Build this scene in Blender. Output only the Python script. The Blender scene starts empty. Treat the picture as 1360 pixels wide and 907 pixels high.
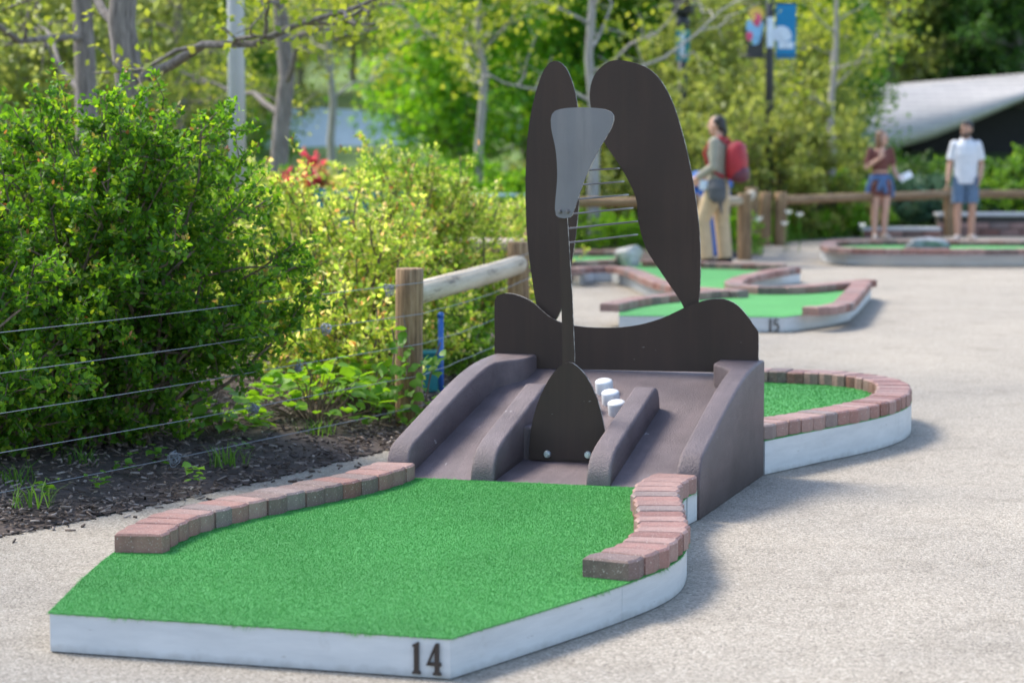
import bpy, bmesh, math, random
import numpy as np
from mathutils import Vector, Matrix
rad = math.radians
S = bpy.context.scene
COL = S.collection

# ------------------------------------------------------------------ camera
CAM_H = 1.55
PITCH = math.atan2(278.5, 3211.0)
cd = bpy.data.cameras.new('camera')
cam = bpy.data.objects.new('camera', cd)
COL.objects.link(cam)
cam.location = (0, 0, CAM_H)
cam.rotation_euler = (math.pi / 2 - PITCH, 0, 0)
cd.sensor_width = 36.0
cd.lens = 85.0
cd.clip_start = 0.1
cd.clip_end = 2000
cd.dof.use_dof = True
cd.dof.focus_distance = 9.3
cd.dof.aperture_fstop = 2.9
S.camera = cam

# ------------------------------------------------------------------ light
SUN_AZ, SUN_EL = rad(-58), rad(51)
to_sun = Vector((math.sin(SUN_AZ) * math.cos(SUN_EL), math.cos(SUN_AZ) * math.cos(SUN_EL), math.sin(SUN_EL)))
W = bpy.data.worlds.new('World')
S.world = W
W.use_nodes = True
wn = W.node_tree.nodes
wl = W.node_tree.links
wn.clear()
sky = wn.new('ShaderNodeTexSky')
sky.sky_type = 'NISHITA'
sky.sun_disc = False
sky.sun_elevation = SUN_EL
sky.sun_rotation = SUN_AZ
sky.air_density = 1.0
sky.dust_density = 1.5
bg = wn.new('ShaderNodeBackground')
bg.inputs['Strength'].default_value = 0.15
wo = wn.new('ShaderNodeOutputWorld')
wl.new(sky.outputs[0], bg.inputs[0])
wl.new(bg.outputs[0], wo.inputs[0])
sd = bpy.data.lights.new('sun', 'SUN')
sd.energy = 2.1
sd.angle = rad(18.0)
sd.color = (1.0, 0.93, 0.82)
sun = bpy.data.objects.new('sun', sd)
COL.objects.link(sun)
sun.rotation_euler = to_sun.to_track_quat('Z', 'Y').to_euler()
sun.location = (-10, 12, 14)
S.view_settings.view_transform = 'Standard'
S.view_settings.look = 'None'
S.view_settings.gamma = 1
S.view_settings.exposure = 1.5
S.view_settings.use_curve_mapping = False

# ------------------------------------------------------------------ layout helpers (plan survey)
FP = 3211.0


def _ray(px, py):
    u = (px - 680) / FP
    v = (453.5 - py) / FP
    return Vector((u, math.cos(PITCH) + v * math.sin(PITCH), -math.sin(PITCH) + v * math.cos(PITCH)))


def G(px, py, z=0.0):
    d = _ray(px, py)
    t = (z - CAM_H) / d.z
    return (d.x * t, d.y * t)


def DX(px, py, Y):
    d = _ray(px, py)
    t = Y / d.y
    return (d.x * t, CAM_H + d.z * t)


# ------------------------------------------------------------------ mesh helpers
def tag(o, label=None, cat=None, group=None, kind=None):
    if label: o['label'] = label
    if cat: o['category'] = cat
    if group: o['group'] = group
    if kind: o['kind'] = kind
    return o


def empty(name, loc=(0, 0, 0), rz=0.0, label=None, cat=None, group=None):
    o = bpy.data.objects.new(name, None)
    o.empty_display_size = 0.1
    COL.objects.link(o)
    o.location = loc
    o.rotation_euler = (0, 0, rz)
    return tag(o, label, cat, group)


def link(name, me, mat=None, parent=None, smooth=False):
    o = bpy.data.objects.new(name, me)
    COL.objects.link(o)
    if mat is not None and len(me.materials) == 0:
        me.materials.append(mat)
    if parent is not None:
        o.parent = parent
    if smooth:
        me.polygons.foreach_set('use_smooth', [True] * len(me.polygons))
    return o


def mk(name, verts, faces, mat=None, parent=None, smooth=False):
    me = bpy.data.meshes.new(name)
    me.from_pydata([tuple(v) for v in verts], [], faces)
    me.update()
    return link(name, me, mat, parent, smooth)


def mk_np(name, V, F, mat=None, parent=None, smooth=False):
    """fast path: V (n,3) float, F (m,k) int"""
    me = bpy.data.meshes.new(name)
    n, (m, k) = len(V), F.shape
    me.vertices.add(n)
    me.vertices.foreach_set('co', np.asarray(V, dtype=np.float32).ravel())
    me.loops.add(m * k)
    me.loops.foreach_set('vertex_index', F.astype(np.int32).ravel())
    me.polygons.add(m)
    me.polygons.foreach_set('loop_start', np.arange(0, m * k, k, dtype=np.int32))
    me.polygons.foreach_set('loop_total', np.full(m, k, dtype=np.int32))
    me.update(calc_edges=True)
    return link(name, me, mat, parent, smooth)


def bm_obj(name, bm, mat=None, parent=None, smooth=False):
    bmesh.ops.recalc_face_normals(bm, faces=bm.faces[:])
    me = bpy.data.meshes.new(name)
    bm.to_mesh(me)
    bm.free()
    return link(name, me, mat, parent, smooth)


def prism(name, poly, z0, z1, mat=None, parent=None, bevel=0.0, axis='z', smooth=False, seg=1):
    """extrude a 2d outline.  axis z: (x,y)+z ; axis y: outline is (x,z), extruded along y z0..z1"""
    bm = bmesh.new()
    if axis == 'z':
        vs = [bm.verts.new((p[0], p[1], z0)) for p in poly]
    else:
        vs = [bm.verts.new((p[0], z0, p[1])) for p in poly]
    f = bm.faces.new(vs)
    r = bmesh.ops.extrude_face_region(bm, geom=[f])
    d = (0, 0, z1 - z0) if axis == 'z' else (0, z1 - z0, 0)
    bmesh.ops.translate(bm, vec=d, verts=[e for e in r['geom'] if isinstance(e, bmesh.types.BMVert)])
    if bevel > 0:
        bmesh.ops.bevel(bm, geom=bm.edges[:], offset=bevel, segments=seg, affect='EDGES', profile=0.5)
    return bm_obj(name, bm, mat, parent, smooth)


def box(name, c, s, mat=None, parent=None, bevel=0.0, rz=0.0, seg=1):
    bm = bmesh.new()
    bmesh.ops.create_cube(bm, size=1.0)
    bmesh.ops.scale(bm, vec=s, verts=bm.verts)
    if bevel > 0:
        bmesh.ops.bevel(bm, geom=bm.edges[:], offset=bevel, segments=seg, affect='EDGES', profile=0.5)
    if rz:
        bmesh.ops.rotate(bm, matrix=Matrix.Rotation(rz, 3, 'Z'), verts=bm.verts)
    bmesh.ops.translate(bm, vec=c, verts=bm.verts)
    return bm_obj(name, bm, mat, parent)


def tube_data(pts, radii, n=8, cap=True):
    pts = [Vector(p) for p in pts]
    V, Fq = [], []
    up = Vector((0, 0, 1))
    prev = None
    for i, p in enumerate(pts):
        a = pts[max(i - 1, 0)]
        b = pts[min(i + 1, len(pts) - 1)]
        t = (b - a).normalized()
        if prev is None:
            ref = Vector((1, 0, 0)) if abs(t.z) > 0.9 else up
            x = t.cross(ref).normalized()
        else:
            x = (prev - t * prev.dot(t))
            x = x.normalized() if x.length > 1e-6 else t.orthogonal().normalized()
        prev = x
        y = t.cross(x)
        r = radii[i] if hasattr(radii, '__len__') else radii
        for k in range(n):
            a2 = 2 * math.pi * k / n
            V.append(p + (x * math.cos(a2) + y * math.sin(a2)) * r)
    for i in range(len(pts) - 1):
        for k in range(n):
            Fq.append((i * n + k, i * n + (k + 1) % n, (i + 1) * n + (k + 1) % n, (i + 1) * n + k))
    if cap:
        Fq.append(tuple(range(n - 1, -1, -1)))
        Fq.append(tuple(range((len(pts) - 1) * n, len(pts) * n)))
    return V, Fq


def tube(name, pts, radii, mat=None, parent=None, n=8, smooth=True):
    V, Fq = tube_data(pts, radii, n)
    return mk(name, V, Fq, mat, parent, smooth)


def catmull(pts, step=0.05, closed=False):
    P = [Vector((p[0], p[1])) for p in pts]
    out = []
    n = len(P)
    rng = range(n if closed else n - 1)
    for i in rng:
        if closed:
            p0, p1, p2, p3 = P[(i - 1) % n], P[i], P[(i + 1) % n], P[(i + 2) % n]
        else:
            p0, p1, p2, p3 = P[max(i - 1, 0)], P[i], P[i + 1], P[min(i + 2, n - 1)]
        m = max(2, int((p2 - p1).length / step))
        for k in range(m):
            t = k / m
            out.append(0.5 * ((2 * p1) + (p2 - p0) * t + (2 * p0 - 5 * p1 + 4 * p2 - p3) * t * t +
                              (3 * p1 - p0 - 3 * p2 + p3) * t * t * t))
    if not closed:
        out.append(P[-1])
    return out


def resample(path, n):
    L = [0]
    for a, b in zip(path[:-1], path[1:]):
        L.append(L[-1] + (b - a).length)
    T = L[-1]
    out = []
    j = 0
    for i in range(n + 1):
        d = T * i / n
        while j < len(L) - 2 and L[j + 1] < d:
            j += 1
        s = (d - L[j]) / max(1e-9, L[j + 1] - L[j])
        out.append(path[j].lerp(path[j + 1], min(1, max(0, s))))
    return out


def plen(path):
    return sum((b - a).length for a, b in zip(path[:-1], path[1:]))


def offset_path(path, d):
    out = []
    for i in range(len(path)):
        a = path[max(i - 1, 0)]
        b = path[min(i + 1, len(path) - 1)]
        t = (b - a).normalized()
        out.append(path[i] + Vector((-t.y, t.x)) * d)
    return out


def strip(name, path, d, z0, z1, mat, parent, bevel=0.0):
    """upright board following a path, thickness d to its left"""
    o = offset_path(path, d)
    n = len(path)
    V = [(p.x, p.y, z0) for p in path] + [(p.x, p.y, z1) for p in path] + \
        [(p.x, p.y, z0) for p in o] + [(p.x, p.y, z1) for p in o]
    Fq = []
    for i in range(n - 1):
        Fq += [(i, i + 1, n + i + 1, n + i), (2 * n + i + 1, 2 * n + i, 3 * n + i, 3 * n + i + 1),
               (n + i, n + i + 1, 3 * n + i + 1, 3 * n + i), (i + 1, i, 2 * n + i, 2 * n + i + 1)]
    Fq += [(0, n, 3 * n, 2 * n), (n - 1, 3 * n - 1, 4 * n - 1, 2 * n - 1)]
    return mk(name, V, Fq, mat, parent)


# ------------------------------------------------------------------ material helpers
def mat_new(name):
    m = bpy.data.materials.new(name)
    m.use_nodes = True
    nt = m.node_tree
    b = nt.nodes['Principled BSDF']
    return m, nt, b


def N(nt, t, **kw):
    n = nt.nodes.new(t)
    for k, v in kw.items():
        if k in n.inputs:
            n.inputs[k].default_value = v
        else:
            setattr(n, k, v)
    return n


def ramp(nt, stops, interp='LINEAR'):
    r = nt.nodes.new('ShaderNodeValToRGB')
    r.color_ramp.interpolation = interp
    e = r.color_ramp.elements
    while len(e) < len(stops):
        e.new(0.5)
    for i, (p, c) in enumerate(stops):
        e[i].position = p
        e[i].color = (*c, 1) if len(c) == 3 else c
    return r


def mixc(nt, a, b, fac, mode='MIX'):
    m = nt.nodes.new('ShaderNodeMix')
    m.data_type = 'RGBA'
    m.blend_type = mode
    for sock, val in ((m.inputs[0], fac), (m.inputs[6], a), (m.inputs[7], b)):
        if hasattr(val, 'is_output'):
            nt.links.new(val, sock)
        else:
            sock.default_value = val if not isinstance(val, tuple) else (*val, 1)[:4]
    return m.outputs[2]


def coords(nt, scale=(1, 1, 1), kind='Object'):
    tc = nt.nodes.new('ShaderNodeTexCoord')
    mp = nt.nodes.new('ShaderNodeMapping')
    mp.inputs['Scale'].default_value = scale
    nt.links.new(tc.outputs[kind], mp.inputs[0])
    return mp.outputs[0]


def noise(nt, vec, scale, detail=3, rough=0.55):
    n = N(nt, 'ShaderNodeTexNoise')
    n.inputs['Scale'].default_value = scale
    n.inputs['Detail'].default_value = detail
    n.inputs['Roughness'].default_value = rough
    if vec is not None:
        nt.links.new(vec, n.inputs['Vector'])
    return n.outputs['Fac']


def bump(nt, b, h, strength=0.3, dist=0.01):
    n = nt.nodes.new('ShaderNodeBump')
    n.inputs['Strength'].default_value = strength
    n.inputs['Distance'].default_value = dist
    nt.links.new(h, n.inputs['Height'])
    nt.links.new(n.outputs[0], b.inputs['Normal'])


def simple(name, col, rough=0.6, metal=0.0, var=0.15, nscale=8.0, bstr=0.0, bscale=60.0, spec=0.5):
    m, nt, b = mat_new(name)
    v = coords(nt)
    f = noise(nt, v, nscale, 4)
    c2 = tuple(max(0, c * (1 - var)) for c in col)
    c1 = tuple(min(1, c * (1 + var)) for c in col)
    r = ramp(nt, [(0.3, c2), (0.7, c1)])
    nt.links.new(f, r.inputs[0])
    nt.links.new(r.outputs[0], b.inputs['Base Color'])
    b.inputs['Roughness'].default_value = rough
    b.inputs['Metallic'].default_value = metal
    b.inputs['Specular IOR Level'].default_value = spec
    if bstr > 0:
        bump(nt, b, noise(nt, v, bscale, 3), bstr, 0.01)
    return m


def leaf_mat(name, stops, trans=0.45, rough=0.45, tsat=None):
    """stops: ramp over a random value per leaf"""
    m, nt, b = mat_new(name)
    g = nt.nodes.new('ShaderNodeNewGeometry')
    r = ramp(nt, stops)
    nt.links.new(g.outputs['Random Per Island'], r.inputs[0])
    nt.links.new(r.outputs[0], b.inputs['Base Color'])
    b.inputs['Roughness'].default_value = rough
    b.inputs['Specular IOR Level'].default_value = 0.25
    t = nt.nodes.new('ShaderNodeBsdfTranslucent')
    hs = nt.nodes.new('ShaderNodeHueSaturation')
    hs.inputs['Hue'].default_value = 0.485
    hs.inputs['Saturation'].default_value = 1.08
    hs.inputs['Value'].default_value = 1.9
    nt.links.new(r.outputs[0], hs.inputs['Color'])
    nt.links.new(hs.outputs[0], t.inputs['Color'])
    mx = nt.nodes.new('ShaderNodeMixShader')
    mx.inputs[0].default_value = trans
    nt.links.new(b.outputs[0], mx.inputs[1])
    nt.links.new(t.outputs[0], mx.inputs[2])
    out = [n for n in nt.nodes if n.type == 'OUTPUT_MATERIAL'][0]
    nt.links.new(mx.outputs[0], out.inputs['Surface'])
    return m


M = {}


def build_materials():
    # exposed aggregate concrete
    m, nt, b = mat_new('aggregate')
    v = coords(nt)
    vo = N(nt, 'ShaderNodeTexVoronoi', Scale=135.0)
    nt.links.new(v, vo.inputs['Vector'])
    sep = N(nt, 'ShaderNodeSeparateColor')
    nt.links.new(vo.outputs['Color'], sep.inputs[0])
    r = ramp(nt, [(0.0, (0.15, 0.127, 0.100)), (0.16, (0.225, 0.195, 0.156)), (0.45, (0.29, 0.256, 0.208)), (0.8, (0.335, 0.298, 0.245)), (1.0, (0.43, 0.39, 0.33))])
    nt.links.new(sep.outputs[0], r.inputs[0])
    big = ramp(nt, [(0.3, (0.88, 0.88, 0.88)), (0.7, (1.08, 1.07, 1.05))])
    nt.links.new(noise(nt, v, 0.9, 5, 0.6), big.inputs[0])
    c = mixc(nt, r.outputs[0], big.outputs[0], 1.0, 'MULTIPLY')
    st = ramp(nt, [(0.52, (1, 1, 1)), (0.72, (0.70, 0.68, 0.65))])
    nt.links.new(noise(nt, v, 3.1, 6, 0.7), st.inputs[0])
    c = mixc(nt, c, st.outputs[0], 0.8, 'MULTIPLY')
    nt.links.new(c, b.inputs['Base Color'])
    b.inputs['Roughness'].default_value = 0.85
    bump(nt, b, vo.outputs['Distance'], 0.55, -0.006)
    M['aggregate'] = m

    # artificial turf backing and pile
    m, nt, b = mat_new('turf')
    v = coords(nt)
    r = ramp(nt, [(0.25, (0.03, 0.18, 0.035)), (0.5, (0.06, 0.29, 0.065)), (0.75, (0.10, 0.37, 0.10))])
    nt.links.new(noise(nt, v, 260, 2), r.inputs[0])
    big = ramp(nt, [(0.3, (0.86, 0.88, 0.86)), (0.7, (1.1, 1.08, 1.1))])
    nt.links.new(noise(nt, v, 1.7, 4), big.inputs[0])
    c = mixc(nt, r.outputs[0], big.outputs[0], 1.0, 'MULTIPLY')
    nt.links.new(c, b.inputs['Base Color'])
    b.inputs['Roughness'].default_value = 0.8
    bump(nt, b, noise(nt, v, 420, 2), 0.7, 0.006)
    M['turf'] = m
    m, nt, b = mat_new('turf_fibre')
    g = nt.nodes.new('ShaderNodeNewGeometry')
    r = ramp(nt, [(0.0, (0.046, 0.24, 0.044)), (0.5, (0.074, 0.33, 0.068)), (0.92, (0.115, 0.40, 0.10)), (1.0, (0.22, 0.50, 0.20))])
    nt.links.new(g.outputs['Random Per Island'], r.inputs[0])
    big = ramp(nt, [(0.3, (0.80, 0.84, 0.82)), (0.5, (0.98, 0.98, 0.98)), (0.7, (1.16, 1.10, 1.16))])
    nt.links.new(noise(nt, coords(nt), 2.1, 6, 0.65), big.inputs[0])
    nt.links.new(mixc(nt, r.outputs[0], big.outputs[0], 1.0, 'MULTIPLY'), b.inputs['Base Color'])
    b.inputs['Roughness'].default_value = 0.75
    b.inputs['Specular IOR Level'].default_value = 0.2
    M['turf_fibre'] = m

    # white painted boards
    m, nt, b = mat_new('white_board')
    v = coords(nt, (1, 1, 6))
    r = ramp(nt, [(0.3, (0.46, 0.475, 0.48)), (0.65, (0.57, 0.58, 0.58))])
    nt.links.new(noise(nt, v, 3.0, 6, 0.65), r.inputs[0])
    st = ramp(nt, [(0.62, (1, 1, 1)), (0.75, (0.68, 0.64, 0.58))])
    nt.links.new(noise(nt, coords(nt), 7, 8, 0.7), st.inputs[0])
    c = mixc(nt, r.outputs[0], st.outputs[0], 0.55, 'MULTIPLY')
    sf = ramp(nt, [(0.66, (0, 0, 0)), (0.70, (1, 1, 1))])
    nt.links.new(noise(nt, coords(nt, (0.5, 0.5, 2.2)), 22, 5, 0.7), sf.inputs[0])
    c = mixc(nt, c, (0.36, 0.35, 0.33, 1), sf.outputs[0])
    # splash dirt near the ground
    tc = coords(nt)
    sx = N(nt, 'ShaderNodeSeparateXYZ')
    nt.links.new(tc, sx.inputs[0])
    ad = N(nt, 'ShaderNodeMath', operation='MULTIPLY_ADD')
    ad.inputs[1].default_value = 0.045
    nt.links.new(noise(nt, tc, 25, 5), ad.inputs[0])
    nt.links.new(sx.outputs['Z'], ad.inputs[2])
    dr = ramp(nt, [(0.018, (0.42, 0.38, 0.33)), (0.05, (1, 1, 1))])
    nt.links.new(ad.outputs[0], dr.inputs[0])
    c = mixc(nt, c, dr.outputs[0], 0.6, 'MULTIPLY')
    nt.links.new(c, b.inputs['Base Color'])
    b.inputs['Roughness'].default_value = 0.5
    bump(nt, b, noise(nt, coords(nt, (3, 3, 60)), 6, 4), 0.25, 0.004)
    M['white'] = m

    # clay pavers: colour by brick
    m, nt, b = mat_new('brick_paver')
    oi = nt.nodes.new('ShaderNodeObjectInfo')
    r = ramp(nt, [(0.0, (0.27, 0.135, 0.108)), (0.2, (0.30, 0.18, 0.15)), (0.4, (0.20, 0.085, 0.064)), (0.55, (0.28, 0.165, 0.138)),
                  (0.72, (0.20, 0.145, 0.13)), (0.8, (0.25, 0.14, 0.115)), (0.93, (0.155, 0.10, 0.086)), (1.0, (0.30, 0.19, 0.16))], 'CONSTANT')
    nt.links.new(oi.outputs['Random'], r.inputs[0])
    v = coords(nt)
    bl = ramp(nt, [(0.35, (0.62, 0.60, 0.62)), (0.65, (1.15, 1.12, 1.1))])
    nt.links.new(noise(nt, v, 11, 5, 0.65), bl.inputs[0])
    c = mixc(nt, r.outputs[0], bl.outputs[0], 0.85, 'MULTIPLY')
    sp = ramp(nt, [(0.62, (0, 0, 0)), (0.72, (1, 1, 1))])
    nt.links.new(noise(nt, v, 180, 2), sp.inputs[0])
    c = mixc(nt, c, (0.5, 0.42, 0.38, 1), sp.outputs[0])
    nt.links.new(c, b.inputs['Base Color'])
    b.inputs['Roughness'].default_value = 0.62
    b.inputs['Specular IOR Level'].default_value = 0.5
    bump(nt, b, noise(nt, v, 70, 6, 0.7), 0.5, 0.006)
    M['brick'] = m

    # ramp coating
    m, nt, b = mat_new('ramp_coating')
    v = coords(nt)
    r = ramp(nt, [(0.3, (0.120, 0.092, 0.098)), (0.7, (0.160, 0.127, 0.134))])
    nt.links.new(noise(nt, v, 4, 6, 0.65), r.inputs[0])
    sp = ramp(nt, [(0.70, (0, 0, 0)), (0.76, (1, 1, 1))])
    nt.links.new(noise(nt, v, 55, 3), sp.inputs[0])
    c = mixc(nt, r.outputs[0], (0.20, 0.175, 0.175, 1), sp.outputs[0])
    sc = ramp(nt, [(0.735, (0, 0, 0)), (0.75, (1, 1, 1))])
    nt.links.new(noise(nt, coords(nt, (1, 0.35, 1)), 24, 4), sc.inputs[0])
    c = mixc(nt, c, (0.42, 0.40, 0.40, 1), sc.outputs[0])
    trk = ramp(nt, [(0.48, (1, 1, 1)), (0.66, (1.35, 1.33, 1.3))])
    nt.links.new(noise(nt, coords(nt, (1, 0.05, 0.3)), 13, 5, 0.7), trk.inputs[0])
    c = mixc(nt, c, trk.outputs[0], 0.7, 'MULTIPLY')
    dst = ramp(nt, [(0.42, (0.78, 0.76, 0.74)), (0.6, (1.08, 1.07, 1.05))])
    nt.links.new(noise(nt, v, 2.3, 8, 0.75), dst.inputs[0])
    c = mixc(nt, c, dst.outputs[0], 0.8, 'MULTIPLY')
    nt.links.new(c, b.inputs['Base Color'])
    b.inputs['Roughness'].default_value = 0.5
    b.inputs['Specular IOR Level'].default_value = 0.35
    bump(nt, b, noise(nt, v, 120, 5, 0.7), 0.85, 0.008)
    M['ramp'] = m

    # painted steel
    def steel(name, ca, cb, rough):
        m, nt, b = mat_new(name)
        v = coords(nt)
        r = ramp(nt, [(0.3, ca), (0.7, cb)])
        nt.links.new(noise(nt, v, 3, 6, 0.6), r.inputs[0])
        sp = ramp(nt, [(0.74, (0, 0, 0)), (0.77, (1, 1, 1))])
        nt.links.new(noise(nt, v, 95, 4, 0.6), sp.inputs[0])
        c = mixc(nt, r.outputs[0], (0.30, 0.28, 0.26, 1), sp.outputs[0])
        sk = ramp(nt, [(0.45, (1, 1, 1)), (0.62, (1.35, 1.28, 1.2)), (0.75, (0.8, 0.78, 0.76))])
        nt.links.new(noise(nt, coords(nt, (1, 1, 0.07)), 16, 5, 0.65), sk.inputs[0])
        c = mixc(nt, c, sk.outputs[0], 0.35, 'MULTIPLY')
        sl = ramp(nt, [(0.76, (0, 0, 0)), (0.775, (1, 1, 1))])
        nt.links.new(noise(nt, coords(nt, (0.25, 1, 1)), 70, 2, 0.5), sl.inputs[0])
        c = mixc(nt, c, (0.20, 0.18, 0.165, 1), sl.outputs[0])
        nt.links.new(c, b.inputs['Base Color'])
        rr = ramp(nt, [(0.3, (rough - .12,) * 3), (0.7, (rough + .15,) * 3)])
        nt.links.new(noise(nt, v, 6, 6, 0.7), rr.inputs[0])
        nt.links.new(rr.outputs[0], b.inputs['Roughness'])
        b.inputs['Specular IOR Level'].default_value = 0.22
        bump(nt, b, noise(nt, v, 14, 4), 0.10, 0.01)
        return m
    M['steel'] = steel('brown_painted_steel', (0.042, 0.028, 0.022), (0.056, 0.037, 0.029), 0.55)
    M['steel_grey'] = steel('grey_painted_steel', (0.16, 0.15, 0.155), (0.20, 0.19, 0.195), 0.48)
    m, nt, b = mat_new('chipped_edge')
    v = coords(nt)
    r = ramp(nt, [(0.45, (0.06, 0.05, 0.045)), (0.55, (0.42, 0.38, 0.33))])
    nt.links.new(noise(nt, v, 28, 6, 0.7), r.inputs[0])
    nt.links.new(r.outputs[0], b.inputs['Base Color'])
    b.inputs['Roughness'].default_value = 0.6
    M['edge'] = m
    M['rod'] = simple('rod_steel', (0.17, 0.16, 0.16), 0.45, 0.6)
    M['zinc'] = simple('zinc', (0.55, 0.58, 0.60), 0.35, 0.8)
    M['wire'] = simple('fence_wire', (0.25, 0.27, 0.29), 0.5, 0.3)
    M['bronze'] = simple('bronze_numeral', (0.045, 0.033, 0.028), 0.42, 0.3, 0.2, 20)
    M['peg'] = simple('white_plastic', (0.60, 0.61, 0.62), 0.4, 0, 0.05)

    # logs
    m, nt, b = mat_new('log_wood')
    v = coords(nt, (1, 1, 0.06))
    f = noise(nt, v, 48, 5, 0.7)
    r = ramp(nt, [(0.33, (0.06, 0.038, 0.022)), (0.44, (0.20, 0.125, 0.065)), (0.55, (0.30, 0.20, 0.11)), (0.72, (0.44, 0.33, 0.21))])
    nt.links.new(f, r.inputs[0])
    oi = nt.nodes.new('ShaderNodeObjectInfo')
    gr = ramp(nt, [(0.35, (1.0, 0.93, 0.84)), (0.7, (0.72, 0.70, 0.68))])
    nt.links.new(noise(nt, coords(nt, (1, 1, 0.4)), 5, 4), gr.inputs[0])
    c = mixc(nt, r.outputs[0], gr.outputs[0], 0.8, 'MULTIPLY')
    nt.links.new(c, b.inputs['Base Color'])
    b.inputs['Roughness'].default_value = 0.8
    bump(nt, b, f, 0.5, 0.01)
    M['log'] = m
    m, nt, b = mat_new('log_pale')
    v = coords(nt, (1, 1, 0.10))
    f = noise(nt, v, 14, 6, 0.7)
    r = ramp(nt, [(0.34, (0.17, 0.13, 0.09)), (0.42, (0.42, 0.34, 0.24)), (0.7, (0.58, 0.50, 0.38))])
    nt.links.new(f, r.inputs[0])
    nt.links.new(r.outputs[0], b.inputs['Base Color'])
    b.inputs['Roughness'].default_value = 0.75
    bump(nt, b, f, 0.35, 0.01)
    M['log_pale'] = m

    # bark
    def bark(name, ca, cb):
        m, nt, b = mat_new(name)
        v = coords(nt, (1, 1, 0.16))
        f = noise(nt, v, 32, 6, 0.7)
        r = ramp(nt, [(0.32, ca), (0.66, cb)])
        nt.links.new(f, r.inputs[0])
        nt.links.new(r.outputs[0], b.inputs['Base Color'])
        b.inputs['Roughness'].default_value = 0.9
        bump(nt, b, f, 0.8, 0.02)
        return m
    M['bark'] = bark('bark_grey', (0.10, 0.085, 0.075), (0.30, 0.26, 0.235))
    M['bark_pale'] = bark('bark_pale', (0.24, 0.22, 0.20), (0.46, 0.43, 0.40))
    M['twig'] = bark('twig_brown', (0.10, 0.07, 0.05), (0.24, 0.18, 0.13))

    # soil, mulch, grass
    M['soil'] = simple('mulch_soil', (0.075, 0.055, 0.045), 0.95, 0, 0.45, 30, 0.9, 50)
    m, nt, b = mat_new('mulch_chip')
    g = nt.nodes.new('ShaderNodeNewGeometry')
    r = ramp(nt, [(0.0, (0.035, 0.025, 0.02)), (0.4, (0.10, 0.072, 0.055)), (0.75, (0.17, 0.13, 0.105)), (1.0, (0.34, 0.29, 0.25))])
    nt.links.new(g.outputs['Random Per Island'], r.inputs[0])
    nt.links.new(r.outputs[0], b.inputs['Base Color'])
    b.inputs['Roughness'].default_value = 0.9
    M['chip'] = m
    M['grass_ground'] = simple('grass_ground', (0.075, 0.14, 0.028), 0.95, 0, 0.4, 1.2, 0.8, 30)
    M['hill'] = simple('hill_cover', (0.085, 0.14, 0.028), 0.95, 0, 0.5, 0.35, 1.0, 4)
    M['grass'] = leaf_mat('grass_blade', [(0, (0.05, 0.12, 0.015)), (0.6, (0.09, 0.20, 0.025)), (1, (0.16, 0.27, 0.05))], 0.35)

    # foliage
    M['leaf_dark'] = leaf_mat('leaf_green', [(0, (0.045, 0.120, 0.016)), (0.5, (0.084, 0.206, 0.022)), (0.85, (0.140, 0.284, 0.026)), (1, (0.253, 0.354, 0.041))], 0.52, 0.5)
    M['leaf_tip'] = leaf_mat('leaf_tip', [(0, (0.09, 0.15, 0.02)), (0.5, (0.17, 0.18, 0.035)), (1, (0.27, 0.10, 0.04))], 0.45)
    M['leaf_lime'] = leaf_mat('leaf_lime', [(0, (0.155, 0.271, 0.049)), (0.45, (0.306, 0.426, 0.071)), (0.8, (0.511, 0.561, 0.107)), (0.93, (0.655, 0.620, 0.288)), (1, (0.736, 0.387, 0.143))], 0.6)
    M['leaf_hosta'] = leaf_mat('leaf_broad', [(0, (0.109, 0.253, 0.024)), (1, (0.202, 0.386, 0.041))], 0.4)
    M['leaf_mid'] = leaf_mat('leaf_mid', [(0, (0.068, 0.162, 0.022)), (0.6, (0.108, 0.243, 0.027)), (1, (0.203, 0.338, 0.041))], 0.4)
    M['leaf_bright'] = leaf_mat('leaf_bright', [(0, (0.092, 0.235, 0.024)), (0.6, (0.154, 0.353, 0.031)), (1, (0.293, 0.456, 0.046))], 0.45)
    M['leaf_spring'] = leaf_mat('leaf_spring', [(0, (0.134, 0.209, 0.028)), (0.6, (0.246, 0.306, 0.041)), (1, (0.389, 0.416, 0.068))], 0.45)
    M['leaf_olive'] = leaf_mat('leaf_olive', [(0, (0.125, 0.167, 0.032)), (0.6, (0.212, 0.261, 0.056)), (1, (0.324, 0.362, 0.096))], 0.42)
    M['leaf_deep'] = leaf_mat('leaf_deep', [(0, (0.023, 0.072, 0.013)), (0.6, (0.046, 0.117, 0.018)), (1, (0.091, 0.182, 0.026))], 0.3)
    M['leaf_blue'] = leaf_mat('leaf_blue', [(0, (0.042, 0.098, 0.056)), (1, (0.112, 0.196, 0.119))], 0.3)
    M['leaf_pink'] = leaf_mat('leaf_pink', [(0, (0.42, 0.06, 0.06)), (0.7, (0.60, 0.12, 0.12)), (1, (0.55, 0.30, 0.16))], 0.4)

    # others
    M['concrete'] = simple('pale_concrete', (0.46, 0.47, 0.475), 0.8, 0, 0.1, 5, 0.15, 40)
    M['pole_grey'] = simple('pole_grey', (0.47, 0.48, 0.49), 0.55, 0.1, 0.06, 4)
    M['rock'] = simple('limestone_rock', (0.42, 0.40, 0.37), 0.9, 0, 0.25, 9, 0.7, 24)
    M['rock_dark'] = simple('dark_rock', (0.22, 0.23, 0.25), 0.85, 0, 0.4, 7, 0.7, 24)
    M['black'] = simple('black_metal', (0.02, 0.021, 0.024), 0.45)
    M['shade_black'] = simple('under_bridge_shade', (0.018, 0.017, 0.018), 0.8)  # shade under the bridge, put into the colour as near black
    M['teal'] = simple('teal_paint', (0.02, 0.22, 0.24), 0.45)
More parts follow.
